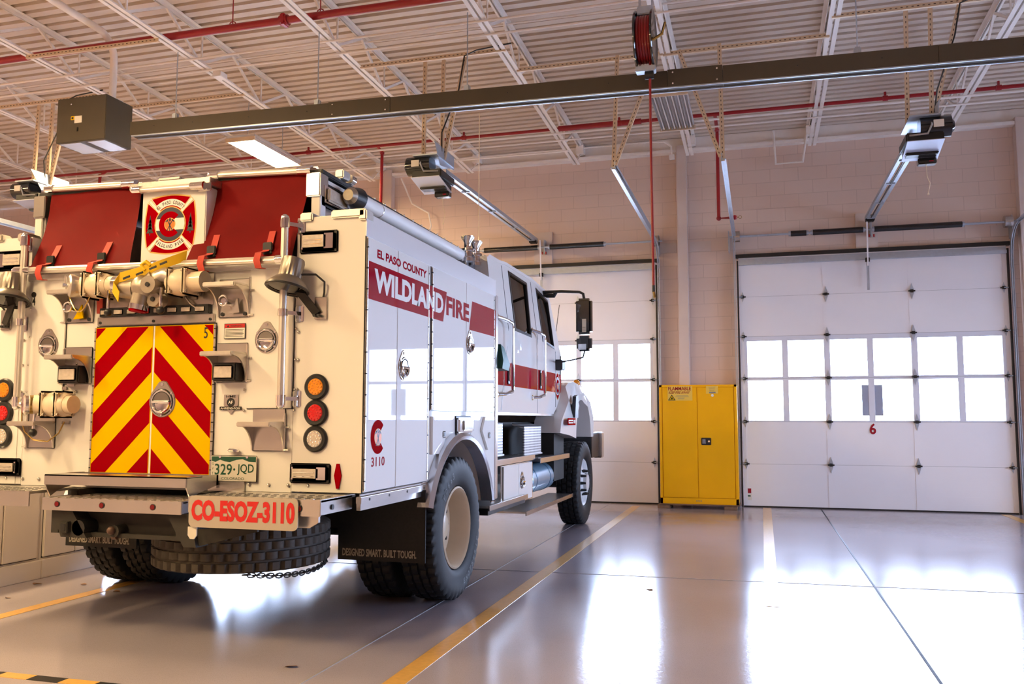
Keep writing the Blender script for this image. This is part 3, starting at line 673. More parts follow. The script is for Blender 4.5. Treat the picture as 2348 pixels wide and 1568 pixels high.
D1 = MB().m(CABY).box((x0+.046, y0-.004, z0+.09), (-.866, y0+.018, z1-.04), .004).build('cabinet_door', R)
D2 = MB().m(CABY).box((-.862, y0-.004, z0+.09), (x1-.046, y0+.018, z1-.04), .004).build('cabinet_door', R)
b = MB().m(BLACK); b.box((-.815, y0-.016, .915), (-.675, y0-.003, 1.02), .010); b.m(GREYP).box((-.80, y0-.020, .935), (-.75, y0-.015, 1.0), .004); b.m(CHROME).cyl((-.705, y0-.022, .968), (-.705, y0-.015, .968), .014, n=12); b.build('paddle_handle', D2)
b = MB(); yy = y0-.0052
b.m(mat('label_yellow', (.85, .56, .08), .4)).box((-1.285, yy, 1.555), (-.93, yy+.001, 1.765))
b.m(DECALR).text('FLAMMABLE', (-1.275, yy-.001, 1.705), (1, 0, 0), (0, 0, 1), .325, .052, .02); b.text('KEEP FIRE AWAY', (-1.27, yy-.001, 1.655), (1, 0, 0), (0, 0, 1), .30, .036, .015, .2)
b.m(BLACK).flat([(0, 0), (.11, 0), (.055, .085)], (-1.28, yy-.0008, 1.56), (1, 0, 0), (0, 0, 1)); b.m(SIGNY).flat([(.018, .010), (.092, .010), (.055, .068)], (-1.28, yy-.0016, 1.56), (1, 0, 0), (0, 0, 1))
b.m(BLACK).flat([(.042, .016), (.068, .016), (.070, .03), (.058, .05), (.052, .036), (.046, .034)], (-1.28, yy-.0024, 1.56), (1, 0, 0), (0, 0, 1))
b.m(GREYP)
for i, (dx, w) in enumerate(((.12, .17), (.10, .20), (.14, .10), (.14, .09))): b.box((-1.28+dx, yy-.0012, 1.625-i*.016), (-1.28+dx+w, yy, 1.629-i*.016))
b.build('warning_label', D1)
b = MB().m(mat('label_yellow', (.85, .56, .08), .4)); b.box((-.735, yy, 1.655), (-.565, yy+.001, 1.765)); b.m(GREYP); b.box((-.69, yy-.0012, 1.66), (-.60, yy, 1.68))
for i in range(4): b.box((-.70+i*.004, yy-.0012, 1.745-i*.014), (-.60-i*.006, yy, 1.748-i*.014))
b.m(PAPER).cyl((-.645, yy-.001, 1.63), (-.645, yy, 1.63), .02, n=14); b.build('rating_label', D2)
b = MB().m(GREYP)
for i in range(3): b.box((-.90+i*.03, y0-.0015, .11), (-.883+i*.03, y0, .122))
b.build('plate_mark', R)

# ------------------------------------------------------------------ beige lockers along the left
for y0, y1, nm in ((4.25, 4.99, 'third from the far end of the row'), (4.99, 5.73, 'second from the far end, beside the rear steps'), (5.73, 6.47, 'at the far end of the row, beside the far mud flap')):
    R = root('storage_locker', (-5.85, (y0+y1)/2, 0), 'beige steel locker, '+nm, 'locker', 'beige lockers'); ym = (y0+y1)/2
    b = MB().m(LOCK); b.box((-6.15, y0+.001, .12), (-5.62, y1-.001, 1.05), .004); b.build('locker_body', R)
    b = MB().m(LOCK); b.box((-6.13, y0+.001, 0), (-5.585, y1-.001, .145), .004); b.build('plinth', R)
    for a, c in ((y0+.030, ym-.004), (ym+.004, y1-.030)):
        d = MB().m(LOCK).box((-5.625, a, .165), (-5.603, c, 1.01), .006).build('locker_door', R)
        MB().m(BLACK).box((-5.6215, a-.006, .157), (-5.6185, c+.006, 1.018)).build('door_gap', d)

# dried leaves and crumbs on the floor
for i, (x, y, s, lab) in enumerate(((-2.36, 4.09, .030, 'curled brown leaf scrap lying alone on open floor behind the truck'), (-4.95, 5.95, .026, 'brown leaf scrap on the floor nearest the far rear tyre'),
      (-4.62, 5.45, .022, 'small brown leaf scrap on the floor beside the yellow stripe under the truck'), (-5.42, 5.52, .030, 'dark leaf scrap at the foot of the beige lockers'), (-5.05, 5.60, .024, 'thin brown leaf scrap between the lockers and the rear tyre'),
      (-.82, 6.62, .020, 'dark speck of litter on the bright floor below the cabinet'), (-5.2, 5.05, .022, 'flat brown leaf scrap in front of the beige lockers, nearest the camera'))):
    b = MB().m(LEAF); n = 7
    P = [Vector((x+s*math.cos(k*2*PI/n)*random.uniform(.5, 1.2)*1.6, y+s*math.sin(k*2*PI/n)*random.uniform(.5, 1.1), random.uniform(.001, .012))) for k in range(n)]
    c = b.bm.verts.new((x, y, .003)); V = [b.bm.verts.new(p) for p in P]
    for k in range(n): b._f([c, V[k], V[(k+1) % n]])
    place(tag(b.build('dry_leaf'), lab, 'leaf', 'leaf scraps on the floor'), (x, y, 0))

# ================================================================== the fire truck (u = sideways, y = forward from the tail, z = up)
T = root('fire_truck', (-3.53, 4.40, 0), 'white wildland fire truck with red side stripe, parked facing the garage doors', 'fire truck', local=True)
EX, EY, EZ = Vector((1, 0, 0)), Vector((0, 1, 0)), Vector((0, 0, 1))
HW = 1.40
AC, AR = 1.57, .69           # wheel arch centre (y) and radius
def arch(c, r, n=18, a0=.27, a1=PI-.36, z=.45): return [(c+r*math.cos(a0+(a1-a0)*k/n), z+r*math.sin(a0+(a1-a0)*k/n)) for k in range(n+1)]

# --- body side boxes
for s in (1, -1):
    b = MB().m(WHITE)
    out = [(0, .87), (0, 2.45), (2.55, 2.45), (2.55, .62)]+arch(AC, AR, 20)+[(.90, .693), (.90, .87)]
    b.prism(out, 0, s*(HW-.40), s*HW); b.box((s*.96, .005, .87), (s*(HW-.36), .93, 2.45)); b.box((s*.96, .9, 1.34), (s*(HW-.36), 2.55, 2.45))
    body = b.build('side_body', T)
    b = MB().m(CHASSIS); b.box((s*.55, .96, 1.20), (s*(HW-.41), 2.4, 1.24)); b.box((s*.50, .93, .55), (s*(HW-.05), .96, .87)); b.box((s*.50, .95, .5), (s*.55, 2.5, 1.2))
    b.build('wheel_well', T)
    # polished strip along the top, sill along the bottom
    b = MB().m(mat('polished_strip', (.88, .88, .89), .3, .55)); b.box((s*HW, -.005, 2.318), (s*(HW+.006), 2.50, 2.455), .002); b.build('top_trim', T)
    b = MB().m(ALU); b.box((s*(HW-.02), -.03, .812), (s*(HW+.012), 1.03, .852), .003); b.box((s*HW, -.03, .856), (s*(HW+.006), 1.0, .866)); b.box((s*(HW-.03), .0, .775), (s*(HW-.005), .93, .812))
    b.m(BLACK)
    for y in (.08, .35, .62, .9): b.cyl((s*(HW+.010), y, .832), (s*(HW+.014), y, .832), .008, n=8)
    b.build('sill', T)
    # fenderette round the arch
    b = MB().m(mat('fenderette', (.70, .71, .74), .22, .9)); secs = []
    P0, P1 = arch(AC, AR-.005, 22), arch(AC, AR+.045, 22)
    secs = [[(s*(HW-.03), p[0], p[1]), (s*(HW+.065), p[0], p[1]), (s*(HW+.075), (p[0]+q[0])/2, (p[1]+q[1])/2), (s*(HW+.05), q[0], q[1]), (s*(HW-.03), q[0], q[1])] for p, q in zip(P0, P1)]
    b.loft(secs); b.build('fenderette', T)
    # corner post at the front of the body
    MB().m(ALU).box((s*(HW-.03), 2.49, .62), (s*(HW+.008), 2.56, 2.33), .006).build('corner_post', T)
    # louvred wheel well doors (pads for bottles) with pull latches
    for pts, ly, lz in (([(1.02, 1.045), (1.02, 1.298), (1.25, 1.298), (1.295, 1.20), (1.20, 1.045)], 1.235, 1.175), ([(2.41, 1.035), (2.41, 1.302), (2.18, 1.302), (2.10, 1.19), (2.25, 1.035)], 2.27, 1.15)):
        b = MB().m(WHITE); b.prism(pts, 0, s*(HW+.002), s*(HW+.022)); d = b.build('bottle_door', T)
        b = MB().m(CHROME); b.box((s*(HW+.020), ly-.03, lz-.022), (s*(HW+.028), ly+.03, lz+.022), .004); b.m(BLACK).box((s*(HW+.026), ly-.018, lz-.014), (s*(HW+.030), ly+.018, lz+.014)); b.build('pull_latch', d)
    b = MB().m(CHROME); b.box((s*HW, 1.53, 1.18), (s*(HW+.035), 1.85, 1.29), .012); b.m(LENS).box((s*(HW+.03), 1.60, 1.195), (s*(HW+.045), 1.82, 1.275), .01); b.m(BLACK).box((s*HW, 1.515, 1.165), (s*(HW+.008), 1.865, 1.305), .004); b.build('marker_lamp', T)
    # compartment doors: two bays, two leaves each
    for (y0, y1, z0, z1, ym) in ((-.02+.02, .955, .875, 2.316, .432), (1.01, 2.44, 1.34, 2.316, 1.72)):
        MB().m(BLACK).box((s*(HW-.002), y0-.004, z0-.006), (s*(HW+.0015), y1+.004, z1+.004)).build('door_gap', T)
        for a, c in ((y0, ym), (ym, y1)):
            b = MB().m(WHITE); b.box((s*HW, a+.003, z0), (s*(HW+.012), c-.003, z1), .003); d = b.build('compartment_door', T)
            if (a, c) in ((ym, y1),):
                LY, LZ = (.53, 1.605) if ym < 1 else (1.80, 1.857)
                LATCHES = globals().setdefault('LATCHES', []); LATCHES.append((d, s, LY, LZ))
            hy = a+.008 if a == y0 else c-.008
            b = MB().m(STEEL); b.cyl((s*(HW+.010), hy, z0+.01), (s*(HW+.010), hy, z1-.01), .007, n=8); b.m(BLACK)
            for k in range(12): zz = z0+(z1-z0)*(k+.5)/12; b.cyl((s*(HW+.010), hy, zz-.004), (s*(HW+.010), hy, zz+.004), .0076, n=8)
            b.build('piano_hinge', d)
    # top corner guards
    MB().m(CAST).box((s*.985, -.02, 2.425), (s*1.065, .10, 2.475), .008).build('corner_guard', T); b = MB().m(CAST); b.box((s*1.185, -.02, 2.43), (s*1.40, .06, 2.478), .008); b.box((s*1.36, -.02, 2.41), (s*1.41, .08, 2.475), .008); b.build('corner_guard', T)

def latch(parent, o, ux, uy, name='paddle_latch', sc=1.0):
    """D ring slam latch: drop shaped plate, recessed bowl, D ring, keyhole"""
    o, ux, uy = Vector(o), Vector(ux), Vector(uy); n = ux.cross(uy)
    if n.dot(Vector((0, -1, 0)))+n.dot(Vector((1, 0, 0)))*(1 if o.x > 0 else -1) < 0: n = -n
    R = .078*sc; out = [(R*math.cos(a), R*math.sin(a)*1.05-.005) for a in [PI*2*k/28 for k in range(28)] if not (.28*PI < a < .72*PI)]
    i = next(k for k, p in enumerate(out) if p[0] < 0 and p[1] > 0)
    out = out[:i]+[(.022*sc, .098*sc), (0, .104*sc), (-.022*sc, .098*sc)]+out[i:]
    b = MB().m(STEEL); A = [b.bm.verts.new(o+ux*x+uy*y) for x, y in out]; B = [b.bm.verts.new(o+ux*x*.96+uy*y*.96+n*.006) for x, y in out]
    for k in range(len(out)): b._f([A[k], A[(k+1) % len(out)], B[(k+1) % len(out)], B[k]])
    b._f(B)
    b.m(CHROME).lathe([(.066*sc, .006), (.062*sc, .013), (.054*sc, .012), (.040*sc, .0070), (.0001, .0062)], o-uy*.008, n, 24, cap=False)
    b.m(BLACK).lathe([(.0655*sc, .0105), (.0685*sc, .0075)], o-uy*.008, n, 24, cap=False)
    b.m(CHROME)
    for a in (.2, .5, .8, 1.2, 1.5, 1.8): b.cyl(o+ux*.070*sc*math.cos(a*PI)+uy*(.070*sc*math.sin(a*PI)-.005) if a != .5 else o+uy*.083*sc, (o+ux*.070*sc*math.cos(a*PI)+uy*(.070*sc*math.sin(a*PI)-.005) if a != .5 else o+uy*.083*sc)+n*.011, .0065 if a != .5 else .010, n=8)
    b.m(mat('latch_recess_shade', (.30, .28, .26), .3, .9)).flat([(.050*sc*math.cos(a), .050*sc*math.sin(a)) for a in [PI*k/12 for k in range(13)]], o-uy*.004+n*.0125, ux, uy)  # flat grey half disc, colour stands in for the dark of the recess
    b.m(BLACK).tube([o-uy*.008+n*.0125+ux*.0525*sc*math.cos(a)+uy*.0525*sc*math.sin(a) for a in [2*PI*k/26 for k in range(26)]], .0028, 5, True)
    p = b.build(name, parent)
    b = MB().m(CHROME); b.tube([o-uy*.008+n*.018+ux*.050*sc*math.cos(a)+uy*.050*sc*math.sin(a) for a in [PI+PI/12*k for k in range(13)]], .007, 8); b.tube([o-uy*.008+n*.018+ux*x*sc for x in (-.05, 0, .05)], .009, 8)
    if parent is T: b.build('pull_ring', p)
    else: b.build('pull_ring', parent)
    return p
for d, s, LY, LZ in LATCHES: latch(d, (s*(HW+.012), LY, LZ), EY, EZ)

# --- side lettering (right side; the left carries the same)
def emblem_c(b, o, ux, uy, R, n, step):
    """red C round an orange sun with crossed tools"""
    o = Vector(o); ux, uy, n = Vector(ux), Vector(uy), Vector(n)
    def ring(r0, r1, a0, a1, m, k, q=26):
        b.m(m); P = [(r1*math.cos(a0+(a1-a0)*i/q), r1*math.sin(a0+(a1-a0)*i/q)) for i in range(q+1)]
        Q = [(r0*math.cos(a0+(a1-a0)*i/q), r0*math.sin(a0+(a1-a0)*i/q)) for i in range(q+1)]
        for i in range(q): b.flat([P[i], P[i+1], Q[i+1], Q[i]], o+n*step*k, ux, uy)
    ring(.40*R, R, .24*PI, 1.76*PI, SIGNR, 1)
    ring(.001, .50*R, 0, 2*PI, GOLD, 2); ring(.001, .44*R, 0, 2*PI, ORANGE, 3)
    b.m(NAVY); t = o+n*step*4
    for sx in (-1, 1): b.flat([(-.30*R*sx, -.52*R), (-.22*R*sx, -.52*R), (.30*R*sx, .34*R), (.22*R*sx, .38*R)], t, ux, uy)
    b.flat([(-.035*R, -.55*R), (.035*R, -.55*R), (.035*R, .3*R), (-.035*R, .3*R)], t, ux, uy)
    b.flat([(-.10*R, .25*R), (.10*R, .25*R), (.09*R, .42*R), (0, .50*R), (-.09*R, .42*R)], t, ux, uy)
    for sx in (-1, 1): b.flat([(.42*R*sx, .22*R), (.36*R*sx, .14*R), (.12*R*sx, .36*R), (.20*R*sx, .42*R)], t, ux, uy)
for s in (1, -1):
    X = s*(HW+.0128); ux = EY if s > 0 else -EY
    def yo(y): return y if s > 0 else 2.48-y
    X2 = s*(HW+.0136)
    b = MB().m(DECALR); b.prism([(yo(.012), 1.962), (yo(.012), 2.180), (yo(1.290), 2.180), (yo(1.222), 1.962)], 0, X-s*.0003, X)
    b.prism([(yo(1.855), 2.190), (yo(2.47), 2.195), (yo(2.47), 1.970), (yo(1.787), 1.962)], 0, X-s*.0003, X)
    b.text('EL PASO COUNTY', (X, yo(.128), 2.216), ux, EZ, .775, .052, .04)
    b.text('FIRE', (X, yo(1.283), 2.018), ux, EZ, .50, .138, .04)
    b.text('3110', (X, yo(.09), 1.010), ux, EZ, .182, .054, .02)
    b.m(DECALW).text('WILDLAND', (X2, yo(.092), 2.012), ux, EZ, 1.13, .138, .045)
    b.build('lettering', T)
    b = MB(); emblem_c(b, (X, yo(.175), 1.178), ux, EZ, .098, (s, 0, 0), .0004); b.build('county_emblem', T)

# --- tail: centre panel, chevron doors
b = MB().m(WHITE); b.box((-.96, .005, .86), (.96, .05, 2.20), .004); b.box((-.96, .05, .86), (.96, 2.5, 1.30)); b.build('tail_panel', T)
for s in (1, -1):
    MB().m(BLACK).box((s*.656, .001, 1.337), (s*.957, .006, 2.19)).build('door_gap', T)
    b = MB().m(WHITE); b.box((s*.660, -.008, 1.341), (s*.953, .006, 2.185), .003); d = b.build('tail_door', T)
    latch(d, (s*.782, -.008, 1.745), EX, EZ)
MB().m(BLACK).box((-.424, .0, .945), (.436, .006, 1.852)).build('door_gap', T)
CU, Z1 = .010, 1.842
def clip(poly, f):
    out = []
    for i in range(len(poly)):
        p, q = poly[i], poly[(i+1) % len(poly)]; a, c = f(p), f(q)
        if a >= 0: out.append(p)
        if a*c < 0: t = a/(a-c); out.append((p[0]+(q[0]-p[0])*t, p[1]+(q[1]-p[1])*t))
    return out
for s, (u0, u1) in ((-1, (-.416, CU-.006)), (1, (CU+.006, .428))):
    b = MB().m(SIGNY); b.box((u0, -.014, .953), (u1, .006, Z1), .002)
    b.m(SIGNR); rect = [(u0+.004, .957), (u1-.004, .957), (u1-.004, Z1-.004), (u0+.004, Z1-.004)]
    for k in range(-3, 4):
        a, c = .118+k*.306, .118+.153+k*.306
        w = lambda p: (Z1-(p[1]+s*(p[0]-CU)*.98))
        P = clip(clip(rect, lambda p: w(p)-a), lambda p: c-w(p))
        if len(P) > 2: b.poly([(x, -.0146, z) for x, z in P])
    d = b.build('chevron_door', T)
    if s > 0:
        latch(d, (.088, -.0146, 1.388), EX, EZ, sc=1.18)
        b = MB().m(BLACK).text('5', (.362, -.0155, 1.757), EX, EZ, .026, .066, .01); b.build('lettering', d)
    hx = u0-.006 if s < 0 else u1+.006
    b = MB().m(STEEL); b.cyl((hx, -.010, .955), (hx, -.010, Z1), .007, n=8); b.m(BLACK)
    for k in range(16): zz = .955+.887*(k+.5)/16; b.cyl((hx, -.010, zz-.003), (hx, -.010, zz+.003), .0076, n=8)
    b.build('piano_hinge', d)
MB().m(WHITE).box((CU-.005, -.012, .953), (CU+.005, .0, Z1)).build('door_seam', T)
b = MB().m(STEEL); b.box((-.412, -.012, 1.856), (.425, .004, 1.905), .002); b.m(BLACK)
for u in (-.39, 0, .40): b.cyl((u, -.016, 1.872), (u, -.011, 1.872), .009, n=10)
b.build('drip_rail', T)
b = MB().m(STEEL); b.box((-.40, -.002, 1.96), (.41, .006, 2.19)); b.build('backing_plate', T)
b = MB().m(BLACK); b.box((-.385, -.03, 1.905), (.40, .0, 1.962), .004); bb = b.build('light_bar', T)
for k in range(8):
    u = -.34+k*.097; b = MB().m(LENS if k not in (3,) else REDL); b.box((u-.034, -.036, 1.917), (u+.034, -.028, 1.950), .004); b.build('lens', bb)
b = MB().m(STEEL)
for u in (-.955, -.66, -.56, .64, .95):
    for z in (2.16, 1.98, 1.80, 1.62, 1.45, 1.33):
        if abs(u) < .7 and z > 1.7: continue
        b.sphere((u+.02 if abs(u) > .9 else u, -.004, z), .008, 6)
for k in range(5):
    for s in (1, -1): b.sphere((s*(.56+k*.127), .0, .905), .010, 6)
for z in (1.62, 1.78, 1.45):
    for s in (1, -1): b.sphere((s*.985, .0, z), .009, 6)
b.build('rivet', T)

# --- grab rails and top rails (ribbed tube with chrome stanchions)
RIBBED = mat('ribbed_tube', (.74, .70, .64), .35, .7)
def rail(name, p, q, r=.021, posts=(), caps=True):
    p, q = Vector(p), Vector(q); b = MB().m(RIBBED)
    d = (q-p).normalized(); x, y = b._frame(d); n = 20
    A = [[c+(r*(1 if t % 2 else .90))*(math.cos(t*2*PI/n)*x+math.sin(t*2*PI/n)*y) for t in range(n)] for c in (p, q)]
    b.loft(A); o = b.build(name, T, 20)
    for c in (p, q):
        b = MB().m(CHROME); e = d if c is q else -d; b.cyl(c-e*.05, c+e*.006, r*1.28, n=14); b.sphere(c+e*.006, r*1.25, 8); b.build('rail_end', o)
    for w in posts:
        w = Vector(w); b = MB().m(CHROME); t = (w-p).dot(d); c = p+d*t
        b.cyl(c-d*.02, c+d*.02, r*1.35, n=14); b.bar(c, w, .030, .022, up=d); e = (w-c).normalized()
        b.cbox(w, (.055, .014, .095) if abs(d.z) > .5 else (.095, .014, .055), .005); b.build('stanchion', o)
    return o
for s in (1, -1):
    rail('grab_rail', (s*.930, -.085, 1.365), (s*.930, -.085, 2.425), .021, [(s*.99, .0, 2.40), (s*.99, .0, 1.885), (s*.985, .0, 1.395)])
rail('tail_rail', (-.995, -.075, 2.215), (.925, -.075, 2.195), .022, [(-.90, -.0, 2.19), (.05, -.0, 2.19), (.90, -.0, 2.175)])
b = MB().m(WHITE); b.box((-.96, -.02, 2.155), (.96, .02, 2.20), .004); b.build('tail_ledge', T)
rail('top_rail', (-.955, .10, 2.790), (-.31, .10, 2.775), .021, [(-.28, .14, 2.77)])
rail('top_rail', (.30, .10, 2.785), (.95, .10, 2.765), .021, [(.97, .13, 2.765)])
rail('top_rail', (-.16, -.03, 2.690), (.30, -.03, 2.685), .019, [(.32, .0, 2.685)])

# --- hose bed, emblem box, tarps
b = MB().m(WHITE)
for s in (1, -1):
    b.box((s*.985, .12, 2.40), (s*1.03, 2.55, 2.735), .004); b.box((s*.99, .10, 2.40), (s*1.05, .17, 2.74), .004)
b.box((-1.0, 2.45, 2.2), (1.0, 2.55, 2.735)); b.box((-1.0, .1, 2.18), (1.0, 2.5, 2.2)); b.build('hose_bed', T)
for s in (1, -1): MB().m(STEEL).box((s*.96, .085, 2.60), (s*1.055, .19, 2.745), .006).build('bed_corner', T)
b = MB().m(BLACK); b.box((-1.05, .12, 2.745), (1.05, 2.72, 2.775), .006); b.build('hose_bed_cover', T)
b = MB().m(CAST)
for s in (1, -1):
    for k in range(14): b.sphere((s*1.04, .35+k*.17, 2.778), .010, 6)
b.build('cover_snap', T)
b = MB().m(WHITE); b.box((-.125, -.0, 2.235), (.335, .45, 2.695), .006); eb = b.build('emblem_box', T)
b = MB().m(DPLATE); b.box((-.16, -.005, 2.70), (.36, .46, 2.745), .003); b.build('box_lid', eb)
b = MB().m(STEEL); b.box((-.25, .02, 2.70), (-.10, .10, 2.75), .01); b.build('lid_hardware', eb); b = MB().m(STEEL); b.box((-.02, .0, 2.745), (.14, .06, 2.765), .006); b.build('lid_hardware', eb)
# emblem: flared cross in red, tree silhouettes, banner arcs and the C
b = MB(); o = Vector((.085, -.0012, 2.468)); K = .165
def arm(sgn, vert, k, m, dz):
    P = [(-.84+1.68*t/10, 1.0+.10*math.sin(PI*t/10)) for t in range(11)]
    C = [(.84, 1.0), (.62, .74), (.46, .52), (.30, .31)]
    pts = [(x*k, z*k) for x, z in P+C[1:]+[(-x, z) for x, z in C[:0:-1]]]
    pts = [(x, z*sgn) if vert else (z*sgn, x) for x, z in pts]
    b.m(m).flat(pts, o-EY*dz, EX, EZ)
for vert in (True, False):
    for sg in (1, -1): arm(sg, vert, K*1.03, GOLD, 0); arm(sg, vert, K*.985, SIGNR, .0004)
def disc(r, m, dz, a0=0, a1=2*PI, q=36, r0=0):
    b.m(m); 
    for i in range(q):
        a, c = a0+(a1-a0)*i/q, a0+(a1-a0)*(i+1)/q
        P = [(r*math.cos(a), r*math.sin(a)), (r*math.cos(c), r*math.sin(c))]+([(r0*math.cos(c), r0*math.sin(c)), (r0*math.cos(a), r0*math.sin(a))] if r0 else [(0, 0)])
        b.flat(P, o-EY*dz, EX, EZ)
for up in (1, -1):
    disc(.158, DECALW, .0008, up*.24*PI, up*.76*PI, 20, .118)
    for sx in (1, -1):
        a = up*.25*PI; e = Vector((math.cos(a)*sx, 0, math.sin(a))); t = Vector((-e.z, 0, e.x))
        b.m(GOLD).poly([o-EY*.0009+e*.05+t*.011, o-EY*.0009+e*.218+t*.013, o-EY*.0009+e*.218-t*.013, o-EY*.0009+e*.05-t*.011])
        b.m(DECALW).poly([o-EY*.0011+e*.05+t*.007, o-EY*.0011+e*.215+t*.009, o-EY*.0011+e*.215-t*.009, o-EY*.0011+e*.05-t*.007])
disc(.112, GOLD, .0013); disc(.106, NAVY, .0017)
b.m(DECALW); b.flat([(-.099, -.036), (.099, -.036), (.105, 0), (.099, .036), (-.099, .036), (-.105, 0)], o-EY*.0021, EX, EZ)
emblem_c(b, o-EY*.0021, EX, EZ, .080, (0, -1, 0), .0004)
b.m(BLACK)
for sx in (-1, 1):
    for k, (zz, w) in enumerate(((.045, .010), (.025, .016), (.003, .021), (-.020, .026))):
        b.flat([(sx*.145-w, zz-.028), (sx*.145+w, zz-.028), (sx*.145, zz+.022)], o-EY*.0012, EX, EZ)
    b.flat([(sx*.145-.003, -.062), (sx*.145+.003, -.062), (sx*.145+.003, -.04), (sx*.145-.003, -.04)], o-EY*.0012, EX, EZ)
b.m(NAVY)
b.arc_text('EL PASO COUNTY', o-EY*.0016, EX, EZ, .138, .73*PI, .27*PI, .013, .022, .02)
b.arc_text('WILDLAND FIRE', o-EY*.0016, EX, EZ, .138, -.73*PI, -.27*PI, .013, .022, .02, True)
b.build('county_emblem', eb)
def tarp(us, us2, name='tarp'):
    """vinyl flap falling from the top rail to the tail rail with a slight belly"""
    (a0, a1), (c0, c1) = us, us2; n = 22; mrows = 14; b = MB().m(CANVAS); G = []
    for i in range(mrows+1):
        t = i/mrows; row = []
        for j in range(n+1):
            w = j/n; u = (a0+(a1-a0)*w)*(1-t)+(c0+(c1-c0)*w)*t
            if abs(w) in (0, 1): u += 0.012*math.sin(PI*t)*(1 if w == 0 else -1)
            y = .125*(1-t)-.045*t+.018*math.sin(PI*t)+.006*math.sin(7*w+4*t)*math.sin(PI*t)
            z = 2.782*(1-t)+2.215*t; row.append(b.bm.verts.new((u, y, z)))
        G.append(row)
    for i in range(mrows):
        for j in range(n): b._f([G[i][j], G[i][j+1], G[i+1][j+1], G[i+1][j]])
    ext = bmesh.ops.solidify(b.bm, geom=b.bm.faces[:], thickness=.004)
    o = b.build(name, T, 60)
    return o
def tp(u, t, off=.006):
    return Vector((u, .125*(1-t)-.045*t+.018*math.sin(PI*t)-off, 2.782*(1-t)+2.215*t))
for us, us2, ss in ((( -.945, -.235), (-.93, -.165), (-.775, -.385)), ((.285, .985), (.235, .955), (.405, .785))):
    tr = tarp(us, us2)
    for q, u in enumerate(ss):
        u1 = u+(.02 if u < 0 else .005)
        b = MB().m(WEB); b.ribbon([tp(u1, .70), tp(u+.01, .86, .012), tp(u, .93, .020), Vector((u-.012, -.105, 2.235)), Vector((u-.018, -.112, 2.19)), Vector((u-.016, -.095, 2.150)), Vector((u-.01, -.06, 2.150))], .043, EX, .004)
        if q == 1 and u < 0: b.ribbon([Vector((u-.01, -.05, 2.16)), Vector((u-.01, -.02, 2.05)), Vector((u-.005, -.02, 1.93))], .043, EX, .004)
        st = b.build('tarp_strap', tr)
        b = MB().m(BLACK); c = tp(u+.006, .88, .020); b.cbox(c, (.062, .016, .052), .005); b.cbox(c-EZ*.036, (.058, .014, .018), .004); b.build('buckle', tr)

# --- lamps on the tail
def bezel_lamp(lo, hi, side):
    c = Vector(((lo[0]+hi[0])/2, 0, (lo[1]+hi[1])/2)); w, h = hi[0]-lo[0], hi[1]-lo[1]
    MBk = MB().m(BLACK); MBk.box((lo[0], -.012, lo[1]), (hi[0], .0, hi[1]), .014); p = MBk.build('warning_lamp', T)
    MB().m(CHROME).box((lo[0]+.008, -.030, lo[1]+.008), (hi[0]-.008, -.004, hi[1]-.008), .014).build('bezel', p)
    b = MB().m(LENS); sx = .045
    a0, a1 = (lo[0]+.022, hi[0]-.022-sx) if side > 0 else (lo[0]+.022+sx, hi[0]-.022)
    b.box((a0, -.040, lo[1]+.020), (a1, -.02, hi[1]-.020), .012)
    b.m(CHROME); zc = (lo[1]+hi[1])/2
    b.cyl((a0+.02, -.041, zc+.006), (a1-.02, -.041, zc+.006), .004, n=8); b.cyl((a0+.02, -.041, zc-.016), (a1-.02, -.041, zc-.016), .003, n=8); b.build('lens', p)
    return p
for s in (1, -1):
    for lo, hi in (((.983, 2.235), (1.228, 2.366)), ((.953, .919), (1.210, 1.031))):
        a, c = (lo, hi) if s > 0 else ((-hi[0], lo[1]), (-lo[0], hi[1]))
        p = bezel_lamp(a, c, s)
    for z, m in ((1.462, AMBER), (1.315, REDL), (1.168, LENS)):
        b = MB().m(BLACK); b.lathe([(.074, 0), (.075, .012), (.066, .022), (.050, .020)], (s*1.111, .0, z), (0, -1, 0), 32); p = b.build('tail_lamp', T)
        b = MB().m(m); b.lathe([(.052, .014), (.045, .024), (.025, .027), (.0001, .028)], (s*1.111, .0, z), (0, -1, 0), 28)
        b.m(CHROME if m is LENS else m)
        for rr, q in ((.038, 12), (.020, 7)):
            for k in range(q): a = 2*PI*k/q; b.sphere((s*1.111+rr*math.cos(a), -.0245, z+rr*math.sin(a)), .0058, 5)
        b.build('lens', p)
    b = MB().m(SIGNR); u = s*1.255; b.prism([(u-.022, .965), (u-.008, 1.031), (u+.008, 1.031), (u+.022, .965), (u+.008, .893), (u-.008, .893)], 1, -.010, 0); b.build('reflector', T)
